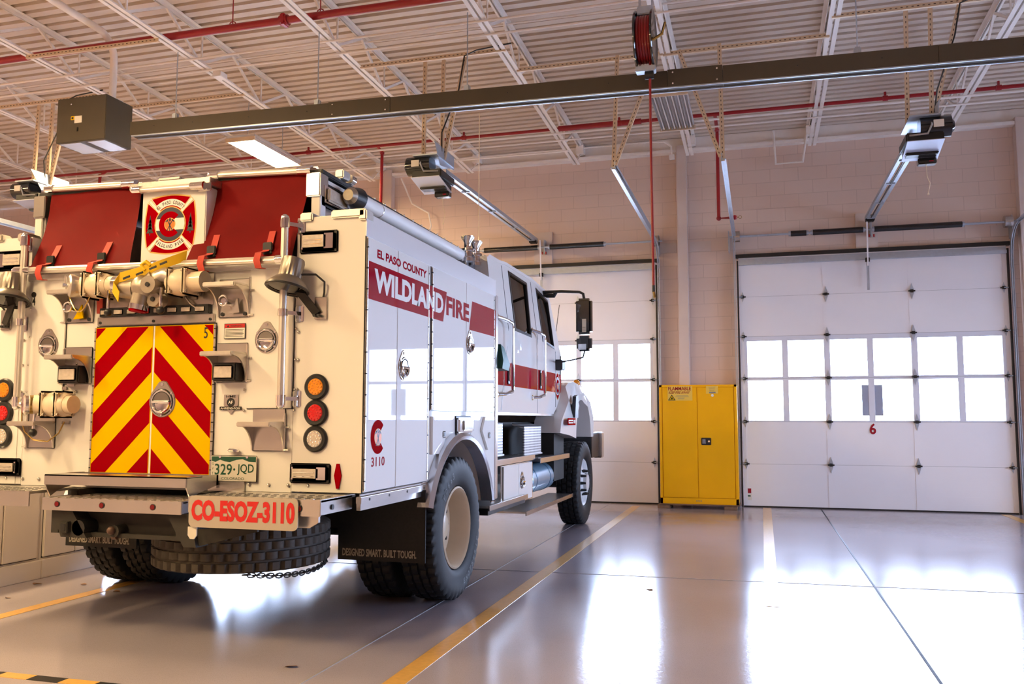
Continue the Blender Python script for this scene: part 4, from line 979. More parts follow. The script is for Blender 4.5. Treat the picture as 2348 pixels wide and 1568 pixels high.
# flood lamps on swivel arms
for s in (1, -1):
    c = Vector((s*.985, -.13, 2.035)); ax = Vector((-.10*s, -.22, -1)).normalized()
    b = MB().m(mat('lamp_housing', (.22, .19, .16), .35, .7)); b.lathe([(.062, -.155), (.066, -.14), (.066, -.045), (.080, -.035), (.118, .005), (.122, .022), (.116, .026), (.108, .018), (.06, -.028), (.0001, -.032)], c, ax, 36,
        mod=lambda i, t: (.93 if (t % 2 and i in (1, 2)) else 1)); p = b.build('flood_lamp', T)
    MB().m(CHROME).lathe([(.110, .016), (.07, -.018), (.0001, -.028)], c, ax, 30, cap=False).build('reflector', p)
    MB().m(PANE).lathe([(.114, .020), (.0001, .022)], c, ax, 30).build('glass', p)
    b = MB().m(BLACK); b.tube([c+ax*.022+Vector((math.cos(a), math.sin(a)*.22*-1, 0))*0 + (lambda x, y: .119*(math.cos(a)*x+math.sin(a)*y))(*MB()._frame(ax)) for a in [2*PI*k/32 for k in range(32)]], .008, 6, True); b.build('rim_gasket', p)
    b = MB().m(CHASSIS); b.bar(c+Vector((s*.03, .06, -.02)), (s*1.115, -.03, 1.88), .045, .014, up=(0, 1, 0)); b.m(STEEL).box((s*1.09, -.014, 1.848), (s*1.168, .0, 1.978), .003); b.m(BLACK)
    for u in (1.105, 1.13): b.cyl((s*u, -.045, 1.868), (s*u, -.012, 1.868), .009, n=8)
    b.build('swivel_arm', p)
    b = MB().m(BLACK); b.tube([c+Vector((s*.06, .02, .06)), (s*1.12, -.06, 2.10), (s*1.16, -.03, 2.06), (s*1.155, -.02, 2.0), (s*1.14, -.005, 1.97)], .0065, 6); b.build('cable', p)

# --- cast fold-up steps
def step(s, u0, u1, zb, zt, zs, lampkind):
    """back plate, tread shelf and swept side gussets"""
    a, c = (u0, u1) if s > 0 else (-u1, -u0); D = .165; m = CAST
    b = MB().m(STEEL); b.box((a, -.006, zb), (c, .0, zt), .003); p = b.build('tail_step', T)
    b = MB().m(m); b.box((a, -D, zs-.004), (c, -.02, zs+.012), .005); b.box((a, -D-.006, zs-.016), (c, -D+.010, zs+.012), .005)
    cur = [(-D+.005, zs-.002)]+[(-D+.02+(D-.035)*math.sin(t), zs-.012-(zs-zb-.014)*(1-math.cos(t))) for t in [PI/2*k/8 for k in range(9)]]+[(-.006, zb+.003), (-.006, zs)]
    for e in (a, c-.008): b.prism(cur, 0, e, e+.008)
    b.build('tread', p)
    if lampkind == 'work':
        b = MB().m(BLACK); b.box((a+.025, -.085, zb+.004), (c-.025, -.008, zb+.112), .008); b.m(LENS).box((a+.042, -.095, zb+.018), (c-.042, -.082, zb+.096), .008); b.build('work_lamp', p)
    if lampkind == 'hook':
        b = MB().m(CHROME); b.tube([((a+c)/2-.03+.028*math.cos(t), -.075, (zb+zs)/2+.005+.03*math.sin(t)) for t in [2*PI*k/14 for k in range(14)]], .006, 6, True)
        b.cyl(((a+c)/2-.03, -.07, (zb+zs)/2), ((a+c)/2-.03, -.006, (zb+zs)/2), .02, n=12); b.m(SIGNY if s < 0 else STEEL).prism([((a+c)/2-.02, zb+.02), ((a+c)/2+.055, zb+.025), ((a+c)/2+.04, zb+.11)], 1, -.035, -.025)
        b.build('bolt_ring', p)
        for u in (a+.03, c-.03): MB().m(BLACK).cyl((u, -.012, zb+.02), (u, -.005, zb+.02), .012, n=10).build('step_bolt', p)
    b = MB().m(STEEL); e = c if s > 0 else a
    b.cyl((e, -.01, zb), (e, -.01, zs+.06), .006, n=8)
    for z in (zb+.01, zs-.02): b.cyl((e+s*.0, -.012, z), (e+s*.03, -.012, z), .007, n=8)
    b.build('hinge_pin', p)
for s in (1, -1):
    step(s, .450, .662, 1.878, 2.108, 2.055, 'hook'); step(s, .446, .658, 1.494, 1.726, 1.655, 'work'); step(s, .702, .915, 1.096, 1.340, 1.252, None)

# --- plumbing on the tail
def valve(uc, z, sgn, y=-.10, L=.30):
    """cream cast valve body with square bolted flange, reaching sgn sideways"""
    b = MB().m(CREAM); x = uc; e = Vector((sgn, 0, 0)); o = Vector((uc, y, z))
    b.cyl(o, o+e*.10, .062, .058, 20); b.lathe([(.058, .08), (.075, .12), (.082, .17), (.075, .21), (.058, .24)], o, (sgn, 0, 0), 22)
    for l in (.10, .205): b.cbox(o+e*l, (.022, .165, .165), .012)
    b.m(BRONZE)
    for l in (.10, .205):
        for sy in (-1, 1):
            for sz in (-1, 1): b.cyl(o+e*(l-.02)+Vector((0, sy*.062, sz*.062)), o+e*(l+.02)+Vector((0, sy*.062, sz*.062)), .010, n=6)
    b.m(CREAM).cyl(o+e*.22, o+e*L, .055, n=18)
    return b.build('valve', T)
v = valve(-.49, 2.09, 1); 
CD = Vector((-.62, -.78, 0)); c0 = Vector((-.475, -.115, 2.09))
b = MB().m(CAST); b.lathe([(.054, -.02), (.066, .02), (.068, .045), (.058, .055), (.0001, .057)], c0, CD, 24, mod=lambda i, t: 1.06 if t % 6 == 0 and i in (1, 2) else 1); b.m(CHROME).cyl(c0+CD*.05, c0+CD*.085, .013, n=10); b.cyl(c0+CD*.07, c0+CD*.07+Vector((0, 0, .06)), .006, n=8); b.build('outlet_cap', v)
b = MB().m(BRASS); b.tube([(-.54, -.12, 2.04)]+[(-.54+.17*t, -.12, 2.04-.11*math.sin(PI*t)) for t in [k/10 for k in range(11)]], .0045, 6); b.build('cap_chain', v)
b = MB().m(CHROME); b.cyl((-.205, -.10, 2.09), (-.15, -.10, 2.09), .058, n=22); b.build('coupling', v)
nz = MB().m(BRONZE); nz.cyl((-.15, -.12, 2.06), (-.02, -.13, 2.05), .055, .065, 22); nz.sphere((.02, -.13, 2.06), .078, 14); nz.cyl((.02, -.13, 2.06), (.10, -.13, 2.12), .05, n=16); nz.cyl((.10, -.15, 1.985), (.10, -.07, 1.985), .045, n=18); nz.cyl((.10, -.20, 2.065), (.10, -.09, 2.065), .052, n=18); nz.cyl((.02, -.14, 2.05), (.0, -.15, 1.945), .055, .050, 20); nz = nz.build('manifold', T)
b = MB().m(CHROME); b.cyl((.003, -.15, 1.955), (-.002, -.152, 1.925), .056, n=24); b.m(SIGNR).cyl((-.002, -.152, 1.925), (-.003, -.153, 1.912), .050, .048, 22); b.build('red_capped_outlet', nz)
b = MB().m(BLACK); b.cyl((.10, -.207, 2.065), (.10, -.199, 2.065), .014, n=12); b.cyl((.10, -.157, 1.985), (.10, -.149, 1.985), .014, n=12); b.build('port', nz)
b = MB().m(CAST); b.tube([(.08, -.12, 2.07), (.11, -.12, 2.115), (.16, -.12, 2.13), (.22, -.11, 2.115), (.26, -.10, 2.09)], .050, 16)
for k in range(4): b.cyl((.225+k*.013, -.10, 2.105-k*.005), (.230+k*.013, -.10, 2.103-k*.005), .058, n=18)
b.build('elbow', nz)
v2 = valve(.42, 2.085, -1, -.10, .16)
for u, lab in ((-.215, 0), (.155, 1)):
    b = MB().m(CHROME); b.cyl((u, -.15, 2.05), (u+.005, -.155, 1.925), .009, n=10); b.m(BLACK).sphere((u+.006, -.156, 1.915), .024, 10); b.build('valve_lever', v if u < 0 else v2)
b = MB().m(BLACK); b.cyl((.05, -.10, 2.12), (.05, -.10, 2.175), .012, n=8); b.build('hook', nz)
b = MB().m(STEEL); b.box((.24, -.012, 1.995), (.30, -.004, 2.02), .003); b.tube([(.20+.13*t, -.03, 2.06-.12*math.sin(PI*t*.5)) for t in [k/6 for k in range(7)]], .005, 6); b.build('chain_tag', v2)
# lower left outlet
v3 = valve(-.76, 1.366, 1, -.10, .28)
c0 = Vector((-.765, -.11, 1.366))
b = MB().m(BRASS); b.cyl(c0-CD*.02, c0+CD*.045, .058, n=20); b.m(CHROME).lathe([(.060, .03), (.068, .038), (.068, .055), (.052, .064), (.0001, .066)], c0, CD, 24); b.m(mat('purple_disc', (.30, .16, .24), .3, .6)).lathe([(.046, .0645), (.024, .068), (.020, .068)], c0, CD, 20, cap=False); b.m(CHROME).sphere(c0+CD*.072, .018, 8); b.build('outlet_cap', v3)
b = MB().m(CHROME); b.cyl((-.72, -.15, 1.31), (-.722, -.155, 1.205), .008, n=10); b.m(BLACK).sphere((-.722, -.156, 1.195), .025, 10); b.build('valve_lever', v3)
b = MB().m(BRASS); b.tube([(-.84, -.13, 1.35), (-.835, -.13, 1.26), (-.82, -.12, 1.20), (-.77, -.10, 1.15), (-.70, -.06, 1.14), (-.64, -.04, 1.19), (-.61, -.03, 1.26)], .0045, 6); b.build('cap_chain', v3)
b = MB().m(STEEL)
for u, z in ((-.66, 1.47), (-.60, 1.49), (-.625, 1.255)): b.box((u-.03, -.006, z-.010), (u+.03, .0, z+.010), .002)
b.build('engraved_tag', T)
# labels
MB().m(BLACK).text('4', (-.925, -.0095, 2.0), EX, EZ, .024, .058, .012).build('lettering', T)
for u, z in ((-.915, 2.07), (.875, 1.39), (-.875, 1.39)): MB().m(BLACK).cyl((u, -.012, z), (u, -.004, z), .018, n=14).build('rubber_bumper', T)
b = MB().m(BLACK).box((.492, -.0035, 1.752), (.635, .0, 1.842)); b.m(PAPER).box((.495, -.0045, 1.755), (.632, -.003, 1.815)); b.m(BRIGHTR).box((.495, -.0045, 1.817), (.632, -.003, 1.839)); b.m(BLACK).text('WARNING', (.535, -.0055, 1.822), EX, EZ, .08, .012, .01); b.flat([(0, 0), (.018, 0), (.009, .014)], (.510, -.0055, 1.821), EX, EZ)
for k in range(6): b.box((.502, -.0052, 1.804-k*.008), (.625-(k*k % 3)*.006, -.004, 1.807-k*.008))
b.build('warning_label', T)
b = MB().m(STEEL).prism([(.505, 1.422), (.60, 1.422), (.60, 1.36), (.5525, 1.306), (.505, 1.36)], 1, -.004, 0)
b.m(BLACK).text('HME', (.522, -.0055, 1.405), EX, EZ, .062, .013, .01); b.cyl((.5525, -.006, 1.377), (.5525, -.003, 1.377), .026, n=20); b.m(PAPER).text('AF', (.537, -.0075, 1.368), EX, EZ, .031, .018, .01)
b.m(BLACK).box((.478, -.006, 1.332), (.627, -.003, 1.352), .002); b.m(PAPER).text('AHRENS-FOX', (.486, -.0075, 1.336), EX, EZ, .133, .012, .01); b.build('maker_badge', T)
# licence plate
b = MB().m(PLATEW); b.box((.436, -.014, .918), (.744, -.008, 1.069), .004); p = b.build('licence_plate', T)
b = MB().m(PLATEG); b.poly([(.443, -.0146, 1.036), (.47, -.0146, 1.030), (.50, -.0146, 1.044), (.53, -.0146, 1.034), (.565, -.0146, 1.030), (.61, -.0146, 1.044), (.65, -.0146, 1.048), (.69, -.0146, 1.034), (.737, -.0146, 1.032), (.737, -.0146, 1.062), (.443, -.0146, 1.062)])
b.text('329', (.466, -.0152, .956), EX, EZ, .115, .064, .012); b.cyl((.596, -.0152, .988), (.596, -.0146, .988), .007, n=10); b.text('JQD', (.615, -.0152, .956), EX, EZ, .110, .064, .012)
b.text('COLORADO', (.512, -.0152, .928), EX, EZ, .150, .016, .0)
for k, chx in enumerate('GVT'): b.text(chx, (.447, -.0152, 1.013-k*.028), EX, EZ, .011, .015, .005)
b.build('lettering', p)
b = MB().m(CHROME)
for u in (.50, .68): b.cyl((u, -.018, 1.060), (u, -.013, 1.060), .008, n=8)
b.build('plate_bolt', p)
b = MB().m(CHROME); b.box((.555, -.035, 1.090), (.625, .0, 1.105), .006); b.cyl((.575, -.035, 1.10), (.605, -.035, 1.10), .012, n=10); b.build('plate_lamp', T)

# --- rear steps and bumper
def sheet(lo, hi, m): return MB().m(m).box(lo, hi, .003)
for s in (1, -1):
    a, c = sorted((s*.535, s*1.335)); b = MB().m(DPLATE); b.box((a, -.34, .845), (c, .06, .862), .003); st = b.build('rear_step', T)
    b = MB().m(STEEL); b.box((a, -.345, .775), (c, -.335, .862), .003); o2, i2 = s*1.335, s*.535
    b.box((min(o2, o2-s*.008), -.34, .782), (max(o2, o2-s*.008), .02, .860), .002); b.build('step_skirt', st)
    b = MB().m(BLACK)
    for k in range(int(.8/.055)):
        u = a+.02+k*.055
        for y in (-.30, -.24, -.18, -.12): b.cbox((u+(.02 if int(y*100) % 12 else 0), y, .8625), (.030, .010, .002), 0, Matrix.Rotation(.5, 3, 'Z'))
    b.m(DPLATE)
    for k in range(int(.8/.055)): b.cbox((a+.03+k*.055, -.338, .864), (.026, .012, .003))
    b.build('tread_slot', st)
    b = MB().m(DRED); u = s*1.21; b.cyl((u, -.352, .815), (u, -.344, .815), .016, n=14); b.m(BLACK).cyl((u, -.349, .815), (u, -.343, .815), .021, n=14); b.build('marker_light', st)
    b = MB().m(BLACK); b.cyl((s*1.336, -.22, .815), (s*1.342, -.22, .815), .014, n=12); b.build('side_hole', st)
    b = MB().m(STEEL); b.prism([(s*1.05, .78), (s*1.30, .78), (s*1.30, .74), (s*1.25, .71), (s*1.18, .71)], 1, -.30, -.28); b.build('step_bracket', st)
b = MB().m(DPLATE); b.box((-.475, -.30, .812), (.470, .10, .824), .003); cs = b.build('hitch_step', T)
b = MB().m(STEEL); b.box((-.475, -.312, .755), (.470, -.298, .826), .003); b.box((.462, -.30, .76), (.470, .02, .826)); b.box((-.475, -.30, .76), (-.467, .02, .826)); b.build('step_skirt', cs)
b = MB().m(DPLATE)
for k in range(16): b.cbox((-.44+k*.058, -.30, .827), (.028, .014, .004))
for k in range(14):
    for y in (-.24, -.16, -.08): b.cbox((-.43+k*.064, y, .825), (.034, .010, .003), 0, Matrix.Rotation(.5, 3, 'Z'))
b.build('tread_slot', cs)
for u in (-.365, -.055, .285):
    b = MB().m(DRED); b.cyl((u, -.318, .792), (u, -.312, .792), .014, n=14); b.m(BLACK).cyl((u, -.3155, .792), (u, -.311, .792), .018, n=14); b.build('marker_light', cs)
b = MB().m(STEEL); b.box((-.475, -.305, .900), (.490, -.295, .958), .003); b.box((-.475, -.305, .948), (.490, -.16, .958), .003)
for e in (-.475, .482): b.prism([(-.30, .958), (.0, .958), (.0, .900), (-.20, .862), (-.26, .83), (-.30, .90)], 0, e, e+.008)
b.box((-.475, -.03, .88), (.49, -.01, .955)); b.build('tray_step', T)
b = MB().m(STEEL); b.box((.42, -.012, .862), (.66, .004, .918)); b.build('kick_plate', T)
# identification sign
b = MB().m(mat('sign_plate', (.46, .41, .34), .4, .3)); o = []
u0, u1, z0, z1, rr = .555, 1.215, .700, .868, .03
for cx_, cz_, a0 in ((u1-rr, z1-rr, 0), (u0+rr, z1-rr, PI/2), (u0+rr, z0+rr, PI), (u1-rr, z0+rr, 1.5*PI)): o += [(cx_+rr*math.cos(a0+PI/2*k/5), cz_+rr*math.sin(a0+PI/2*k/5)) for k in range(6)]
b.prism(o, 1, -.362, -.355); p = b.build('unit_sign', T)
b = MB().m(BRIGHTR).text('CO-ESOZ-3110', (.572, -.3635, .735), EX, EZ, .625, .112, .050); b.build('lettering', p)

# --- chassis, hitch, spare, mud flaps, wheels
b = MB().m(CHASSIS)
for s in (1, -1): b.box((s*.40, -.12, .62), (s*.48, 7.2, .86), .006); b.box((s*.40, -.26, .62), (s*.45, .0, .78))
b.box((-.45, -.16, .60), (.45, -.02, .77)); b.box((-.5, .9, .56), (.5, 1.0, .85)); b.box((-.45, .1, .62), (.45, .16, .8))
b.box((-.9, .95, .78), (.9, 2.5, 1.25)); b.build('frame', T)
b = MB().m(CHASSIS)
b.prism([(-.44, .755), (-.30, .755), (-.19, .60), (-.37, .60)], 1, -.27, -.10); b.prism([(.34, .755), (.50, .755), (.54, .575), (.46, .575)], 1, -.27, -.16)
b.prism([(.45, .66), (.9, .72), (.9, .67), (.52, .575), (.45, .575)], 1, -.24, -.22)
b.box((-.40, -.22, .60), (.5, -.18, .625)); hb = b.build('hitch', T)
b = MB().m(CHASSIS); b.box((-.36, -.30, .625), (-.30, -.12, .69), .004); b.m(BLACK).box((-.347, -.303, .64), (-.313, -.299, .677)); b.cyl((-.25, -.27, .655), (-.25, -.10, .655), .045, n=14); b.build('receiver', hb)
b = MB().m(CHASSIS); b.cyl((-.03, -.24, .64), (-.03, -.16, .64), .035, n=12); b.m(RUST).sphere((-.04, -.25, .645), .024, 8); b.cyl((-.05, -.22, .61), (-.02, -.22, .61), .02, n=8); b.build('trailer_socket', hb)
b = MB().m(PLATEW); b.prism([(.545, .70), (.545, .655), (.56, .635), (.585, .635), (.60, .655), (.60, .70)], 1, -.352, -.344); b.build('tow_eye', hb)

def tyre_prof(R, w, inner):
    h = w/2
    return [(inner, -h*.72), (inner+.012, -h*.86), (inner+.06, -h*.97), ((inner+R)/2+.02, -h*1.0), (R-.055, -h*.95), (R-.018, -h*.90), (R-.002, -h*.82), (R, -h*.50), (R-.012, -h*.47), (R-.012, -h*.40), (R, -h*.36), (R, -h*.06), (R-.012, -h*.04),
            (R-.012, h*.04), (R, h*.06), (R, h*.36), (R-.012, h*.40), (R-.012, h*.47), (R, h*.50), (R-.002, h*.82), (R-.018, h*.90), (R-.055, h*.95), ((inner+R)/2+.02, h*1.0), (inner+.06, h*.97), (inner+.012, h*.86), (inner, h*.72)]
def tyre(b, c, ax, R, w, inner=.292, n=160, deep=.018, m=None):
    b.m(m or RUBBER)
    def mod(i, t):
        if i in (5, 6, 7, 18, 19, 20): return 1-(deep/R if t % 4 == 0 else 0)
        if i in (10, 11): return 1-(deep*.8/R if t % 4 == 1 else 0)
        if i in (14, 15): return 1-(deep*.8/R if t % 4 == 3 else 0)
        if i in (8, 9, 12, 13, 16, 17): return 1-.004/R
        return 1
    b.lathe(tyre_prof(R, w, inner), c, ax, n, mod, True)
TYRE_MB = None
def wheel(y, s, uo, width, R, front=False):
    """outermost face at u = s*uo"""
    c = Vector((s*(uo-width/2), y, R)); e = Vector((s, 0, 0))
    b = MB().m(RIMW if front else RIM)
    if front: prof = [(.285, -.09), (.292, .10), (.278, .112), (.262, .095), (.255, .06), (.20, .075), (.14, .105), (.10, .12), (.10, .16), (.0001, .165)]
    else: prof = [(.285, -.10), (.292, .115), (.280, .122), (.268, .105), (.258, .02), (.245, -.03), (.20, -.05), (.13, -.055), (.13, -.01), (.08, .02), (.0001, .025)]
    b.lathe(prof, c, e, 40); w = b.build('wheel', T, 40)
    b = MB(); tyre(b, c, e, R, width); b.build('tyre', w, 50)
    if front:
        b = MB().m(BLACK)
        for k in range(10): a = 2*PI*k/10; p = c+Vector((0, .145*math.cos(a), .145*math.sin(a))); b.cyl(p+e*.09, p+e*.165, .020, .012, 8)
        b.m(BLACK).cyl(c+Vector((0, -.06, -.20))+e*.06, c+Vector((0, -.06, -.20))+e*.08, .035, n=12); b.build('lug_nut', w)
    else:
        b = MB().m(BLACK)
        for k in range(10): a = 2*PI*k/10; p = c+Vector((0, .165*math.cos(a), .165*math.sin(a))); b.cyl(p-e*.06, p-e*.015, .014, n=8)
        b.build('lug_nut', w)
    return w, c, e
YR, YFR, RT = 1.53, 6.17, .505
SOFT = mat('tyre_lettering', (.045, .05, .055), .45)
for s in (1, -1):
    w, c, e = wheel(YR, s, 1.440, .275, RT)
    f = c+e*.1385; b = MB().m(SOFT); rt = Vector((0, s, 0))
    b.arc_text('FIRESTONE', f, rt, EZ, .405, -.10*PI, -.42*PI, .030, .040, .03, True); b.build('sidewall_lettering', w)
    b = MB().m(SOFT); b.arc_text('FD663', f, rt, EZ, .40, .80*PI, .62*PI, .030, .05, .03); b.build('sidewall_lettering', w)
    wheel(YR, s, 1.440-.335, .275, RT)
    wheel(YFR, s, 1.455, .285, RT, True)
b = MB().m(CHASSIS); b.cyl((-.75, YR, RT), (.75, YR, RT), .09, n=14); b.sphere((0, YR, RT), .2, 12); b.cyl((-1.1, YFR, RT-.02), (1.1, YFR, RT-.02), .05, n=12)
for s in (1, -1): b.box((s*.40, .95, .44), (s*.50, 2.3, .52)); b.cyl((s*1.12, YFR, RT), (s*1.28, YFR, RT), .15, n=14)
b.cyl((0, 1.6, .55), (0, 5.5, .62), .05, n=10); b.build('axle', T)
b = MB(); tyre(b, Vector((.40, .40, .525)), EZ, .535, .27, .285, 176, .022, vary(mat('dusty_rubber', (.040, .031, .023), .7), 40, .35)); sp = b.build('spare_tyre', T, 50)
MB().m(RUST).lathe([(.284, -.09), (.284, .10), (.25, .06), (.0001, .05)], (.40, .40, .525), (0, 0, 1), 30).build('rim', sp)
b = MB().m(CHASSIS)
for k in range(26):
    t = k/25; a = -.95+1.3*t; p = Vector((.40+.515*math.cos(a), .40+.515*math.sin(a), .395-.025*math.sin(PI*t))); d = Vector((-math.sin(a), math.cos(a), 0)); q = EZ if k % 2 else Vector((math.cos(a), math.sin(a), 0))
    b.tube([p+d*.024*math.cos(x)+q*.014*math.sin(x) for x in [2*PI*i/8 for i in range(8)]], .0045, 5, True)
b.build('chain', sp)
for s in (1, -1):
    a, c = sorted((s*.80, s*1.425)); b = MB().m(RUBBER); b.box((a, .895, .348), (c, .907, .82), .002); fl = b.build('mud_flap', T)
    b = MB().m(mat('faded_lettering', (.33, .30, .24), .7)).text('DESIGNED SMART. BUILT TOUGH.', (a+.035, .892, .375), EX, EZ, .53, .050, .035); b.build('lettering', fl)

# --- cab
CB, CT = 1.31, 1.225                     # half width at and below the belt line, at the roof
def cu(z): return CB if z <= 2.10 else CB-(CB-CT)*(z-2.10)/.66
def side(s, pts, off=0.0): return [(s*(cu(z)+off), y, z) for y, z in pts]
RW = [(3.45, 2.13), (4.05, 2.12), (4.12, 2.685), (3.46, 2.70)]
FW = [(4.54, 2.12), (5.06, 2.08), (5.02, 2.62), (4.52, 2.69)]
b = MB().m(WHITE)
for s in (1, -1):
    for P in ([(2.75, 1.34), (5.02, 1.34), (5.42, 1.52), (5.42, 2.02), (5.06, 2.08), (4.54, 2.12), (4.05, 2.12), (3.45, 2.13), (2.75, 2.10)],
              [(2.75, 2.10), (3.45, 2.13), (3.46, 2.70), (2.80, 2.72)], [(4.05, 2.12), (4.54, 2.12), (4.52, 2.69), (4.12, 2.685)],
              [(5.06, 2.08), (5.42, 2.02), (5.14, 2.66), (5.02, 2.62)], [(2.80, 2.72), (3.46, 2.70), (4.12, 2.685), (4.52, 2.69), (5.02, 2.62), (5.14, 2.66), (5.02, 2.74), (4.6, 2.765), (2.9, 2.765)]):
        b.poly(side(s, P)); b.poly([(x-s*.05, y, z) for x, y, z in side(s, P)])
rf = [(2.80, 2.72), (2.9, 2.79), (3.4, 2.83), (4.4, 2.83), (4.9, 2.79), (5.14, 2.66)]
b.loft([[(u*w, y, z-(0 if abs(u) < .9 else .05)) for u in (-1, -.85, -.4, .4, .85, 1)] + [(u*w, y, z-.08) for u in (1, -1)] for y, z in rf for w in (cu(2.72),)])
b.box((-CB, 2.75, 1.34), (CB, 2.79, 2.10)); b.poly([(-CB, 2.75, 2.1), (CB, 2.75, 2.1), (CT, 2.80, 2.73), (-CT, 2.80, 2.73)]); b.box((-CB+.02, 2.75, 1.32), (CB-.02, 5.3, 1.36))
b.box((-CB, 5.36, 1.4), (CB, 5.42, 2.02)); b.build('cab', T, 25)
b = MB().m(PANE); b.poly([(-CB+.05, 5.41, 2.02), (CB-.05, 5.41, 2.02), (CT-.04, 5.13, 2.66), (-CT+.04, 5.13, 2.66)]); b.build('windscreen', T)
for s in (1, -1):
    for P, G, nm in ((RW, DTINT, 'rear'), (FW, TINT, 'front')):
        b = MB().m(BLACK); c = (sum(p[0] for p in P)/4, sum(p[1] for p in P)/4)
        Q = [(c[0]+(y-c[0])*.92, c[1]+(z-c[1])*.93) for y, z in P]; O = [(c[0]+(y-c[0])*1.03, c[1]+(z-c[1])*1.025) for y, z in P]
        for i in range(4):
            j = (i+1) % 4; b.loft([side(s, [O[i], O[j], Q[j], Q[i]], .006), side(s, [O[i], O[j], Q[j], Q[i]], -.03)])
        f = b.build('side_window', T)
        MB().m(G).loft([side(s, Q, -.012), side(s, Q, -.016)]).build('pane', f)
    for P in ([(2.98, 1.36), (3.22, 2.12), (3.24, 2.72)], [(4.30, 1.345), (4.31, 2.12), (4.31, 2.73)], [(5.12, 1.42), (5.13, 2.05)]):
        b = MB().m(BLACK)
        for p, q in zip(P, P[1:]): A, B_ = side(s, [p, q], .0005); b.bar(A, B_, .010, .003, up=(s, 0, 0))
        b.build('cab_door_seam', T)
    b = MB().m(DECALR)
    for y0, y1 in ((2.76, 3.06), (3.08, 4.30), (4.32, 5.41)): b.prism([(y0, 1.586), (y1, 1.586), (y1, 1.80), (y0, 1.80)], 0, s*(CB+.0005), s*(CB+.0015))
    b.build('side_stripe', T)
    b = MB(); o = Vector((s*(CB+.0025), 5.22, 1.66)); ux = EY if s > 0 else -EY
    for k, (R_, m) in enumerate(((.16, GOLD), (.15, SIGNR), (.105, DECALW), (.095, NAVY))):
        b.m(m).flat([(R_*math.cos(t)*(1 if k > 1 else 1-.18*abs(math.sin(4*t/2))), R_*math.sin(t)*(1 if k > 1 else 1-.18*abs(math.sin(2*t)))) for t in [2*PI*i/32 for i in range(32)]], o+Vector((s*.0006*k, 0, 0)), ux, EZ)
    emblem_c(b, o+Vector((s*.0020, 0, 0)), ux, EZ, .075, (s, 0, 0), .0005); b.build('county_emblem', T)
    b = MB().m(STEEL); b.box((s*(CB-.03), 2.76, 1.318), (s*(CB+.004), 5.0, 1.342), .003); b.build('cab_sill', T)
    for y in (3.07, 4.28):
        b = MB().m(CHROME); u = s*(CB+.085)
        b.tube([(s*CB, y-.21, 2.19), (s*(CB+.05), y-.10, 2.175), (u, y-.02, 2.15), (u, y, 2.10), (u, y, 1.58), (u, y-.02, 1.53), (s*(CB+.05), y-.12, 1.505), (s*CB, y-.20, 1.50)], .016, 10)
        for z in (2.19, 1.50): b.cyl((s*CB, y-.21, z), (s*(CB+.008), y-.21, z), .028, n=12)
        b.build('cab_grab_handle', T)
        b = MB().m(BLACK); b.box((s*CB, y+.10, 1.60), (s*(CB+.012), y+.16, 1.80), .01); b.m(CHROME).box((s*(CB+.01), y+.115, 1.63), (s*(CB+.02), y+.145, 1.77), .006); b.build('door_handle', T)
    # mirrors
    b = MB().m(BLACKG); b.box((s*1.625, 4.74, 2.205), (s*1.80, 4.86, 2.60), .03); mi = b.build('mirror', T)
    b = MB().m(BLACKG); b.box((s*1.645, 4.735, 2.24), (s*1.78, 4.742, 2.57), .004); b.build('mirror_glass', mi)  # black colour stands in for the dark reflection in the glass
    b = MB().m(BLACKG); b.box((s*1.63, 4.75, 2.02), (s*1.795, 4.86, 2.19), .03); b.m(CHROME).box((s*1.65, 4.745, 2.03), (s*1.745, 4.752, 2.10), .004); b.build('convex_mirror', mi)
    b = MB().m(PLATEW); b.box((s*1.70, 4.732, 2.225), (s*1.745, 4.736, 2.37), .002); b.m(BLACK)
    for k in range(3): b.box((s*1.705, 4.7305, 2.235+k*.02), (s*1.74, 4.733, 2.24+k*.02))
    b.build('mirror_sticker', mi)
    b = MB().m(BLACK); b.tube([(s*1.22, 4.85, 2.70), (s*1.45, 4.83, 2.695), (s*1.66, 4.80, 2.675), (s*1.70, 4.80, 2.655), (s*1.712, 4.80, 2.59)], .016, 10); b.tube([(s*1.20, 4.87, 2.70), (s*1.28, 4.86, 2.66), (s*1.36, 4.85, 2.655), (s*1.38, 4.84, 2.69)], .026, 8); b.build('mirror_arm', mi)
    b = MB().m(BLACK); b.tube([(s*1.33, 5.2, 1.93), (s*1.55, 4.95, 1.94), (s*1.69, 4.82, 1.955), (s*1.715, 4.80, 2.03)], .009, 8); b.box((s*1.30, 5.12, 1.84), (s*1.39, 5.30, 1.96), .01); b.build('mirror_arm', mi)
# seats seen through the glass
b = MB().m(SEAT)
for u in (-.75, .75):
    b.box((u-.28, 4.0, 1.5), (u+.28, 4.5, 1.85), .05); b.prism([(3.95, 1.7), (4.1, 1.7), (4.0, 2.45), (3.88, 2.45)], 0, u-.26, u+.26)
b.box((-1.1, 2.9, 1.4), (1.1, 3.4, 1.85), .05); b.box((-1.1, 2.85, 1.8), (1.1, 3.0, 2.4), .04); b.box((-1.2, 5.1, 1.5), (1.2, 5.35, 2.0), .04); b.build('seat', T)
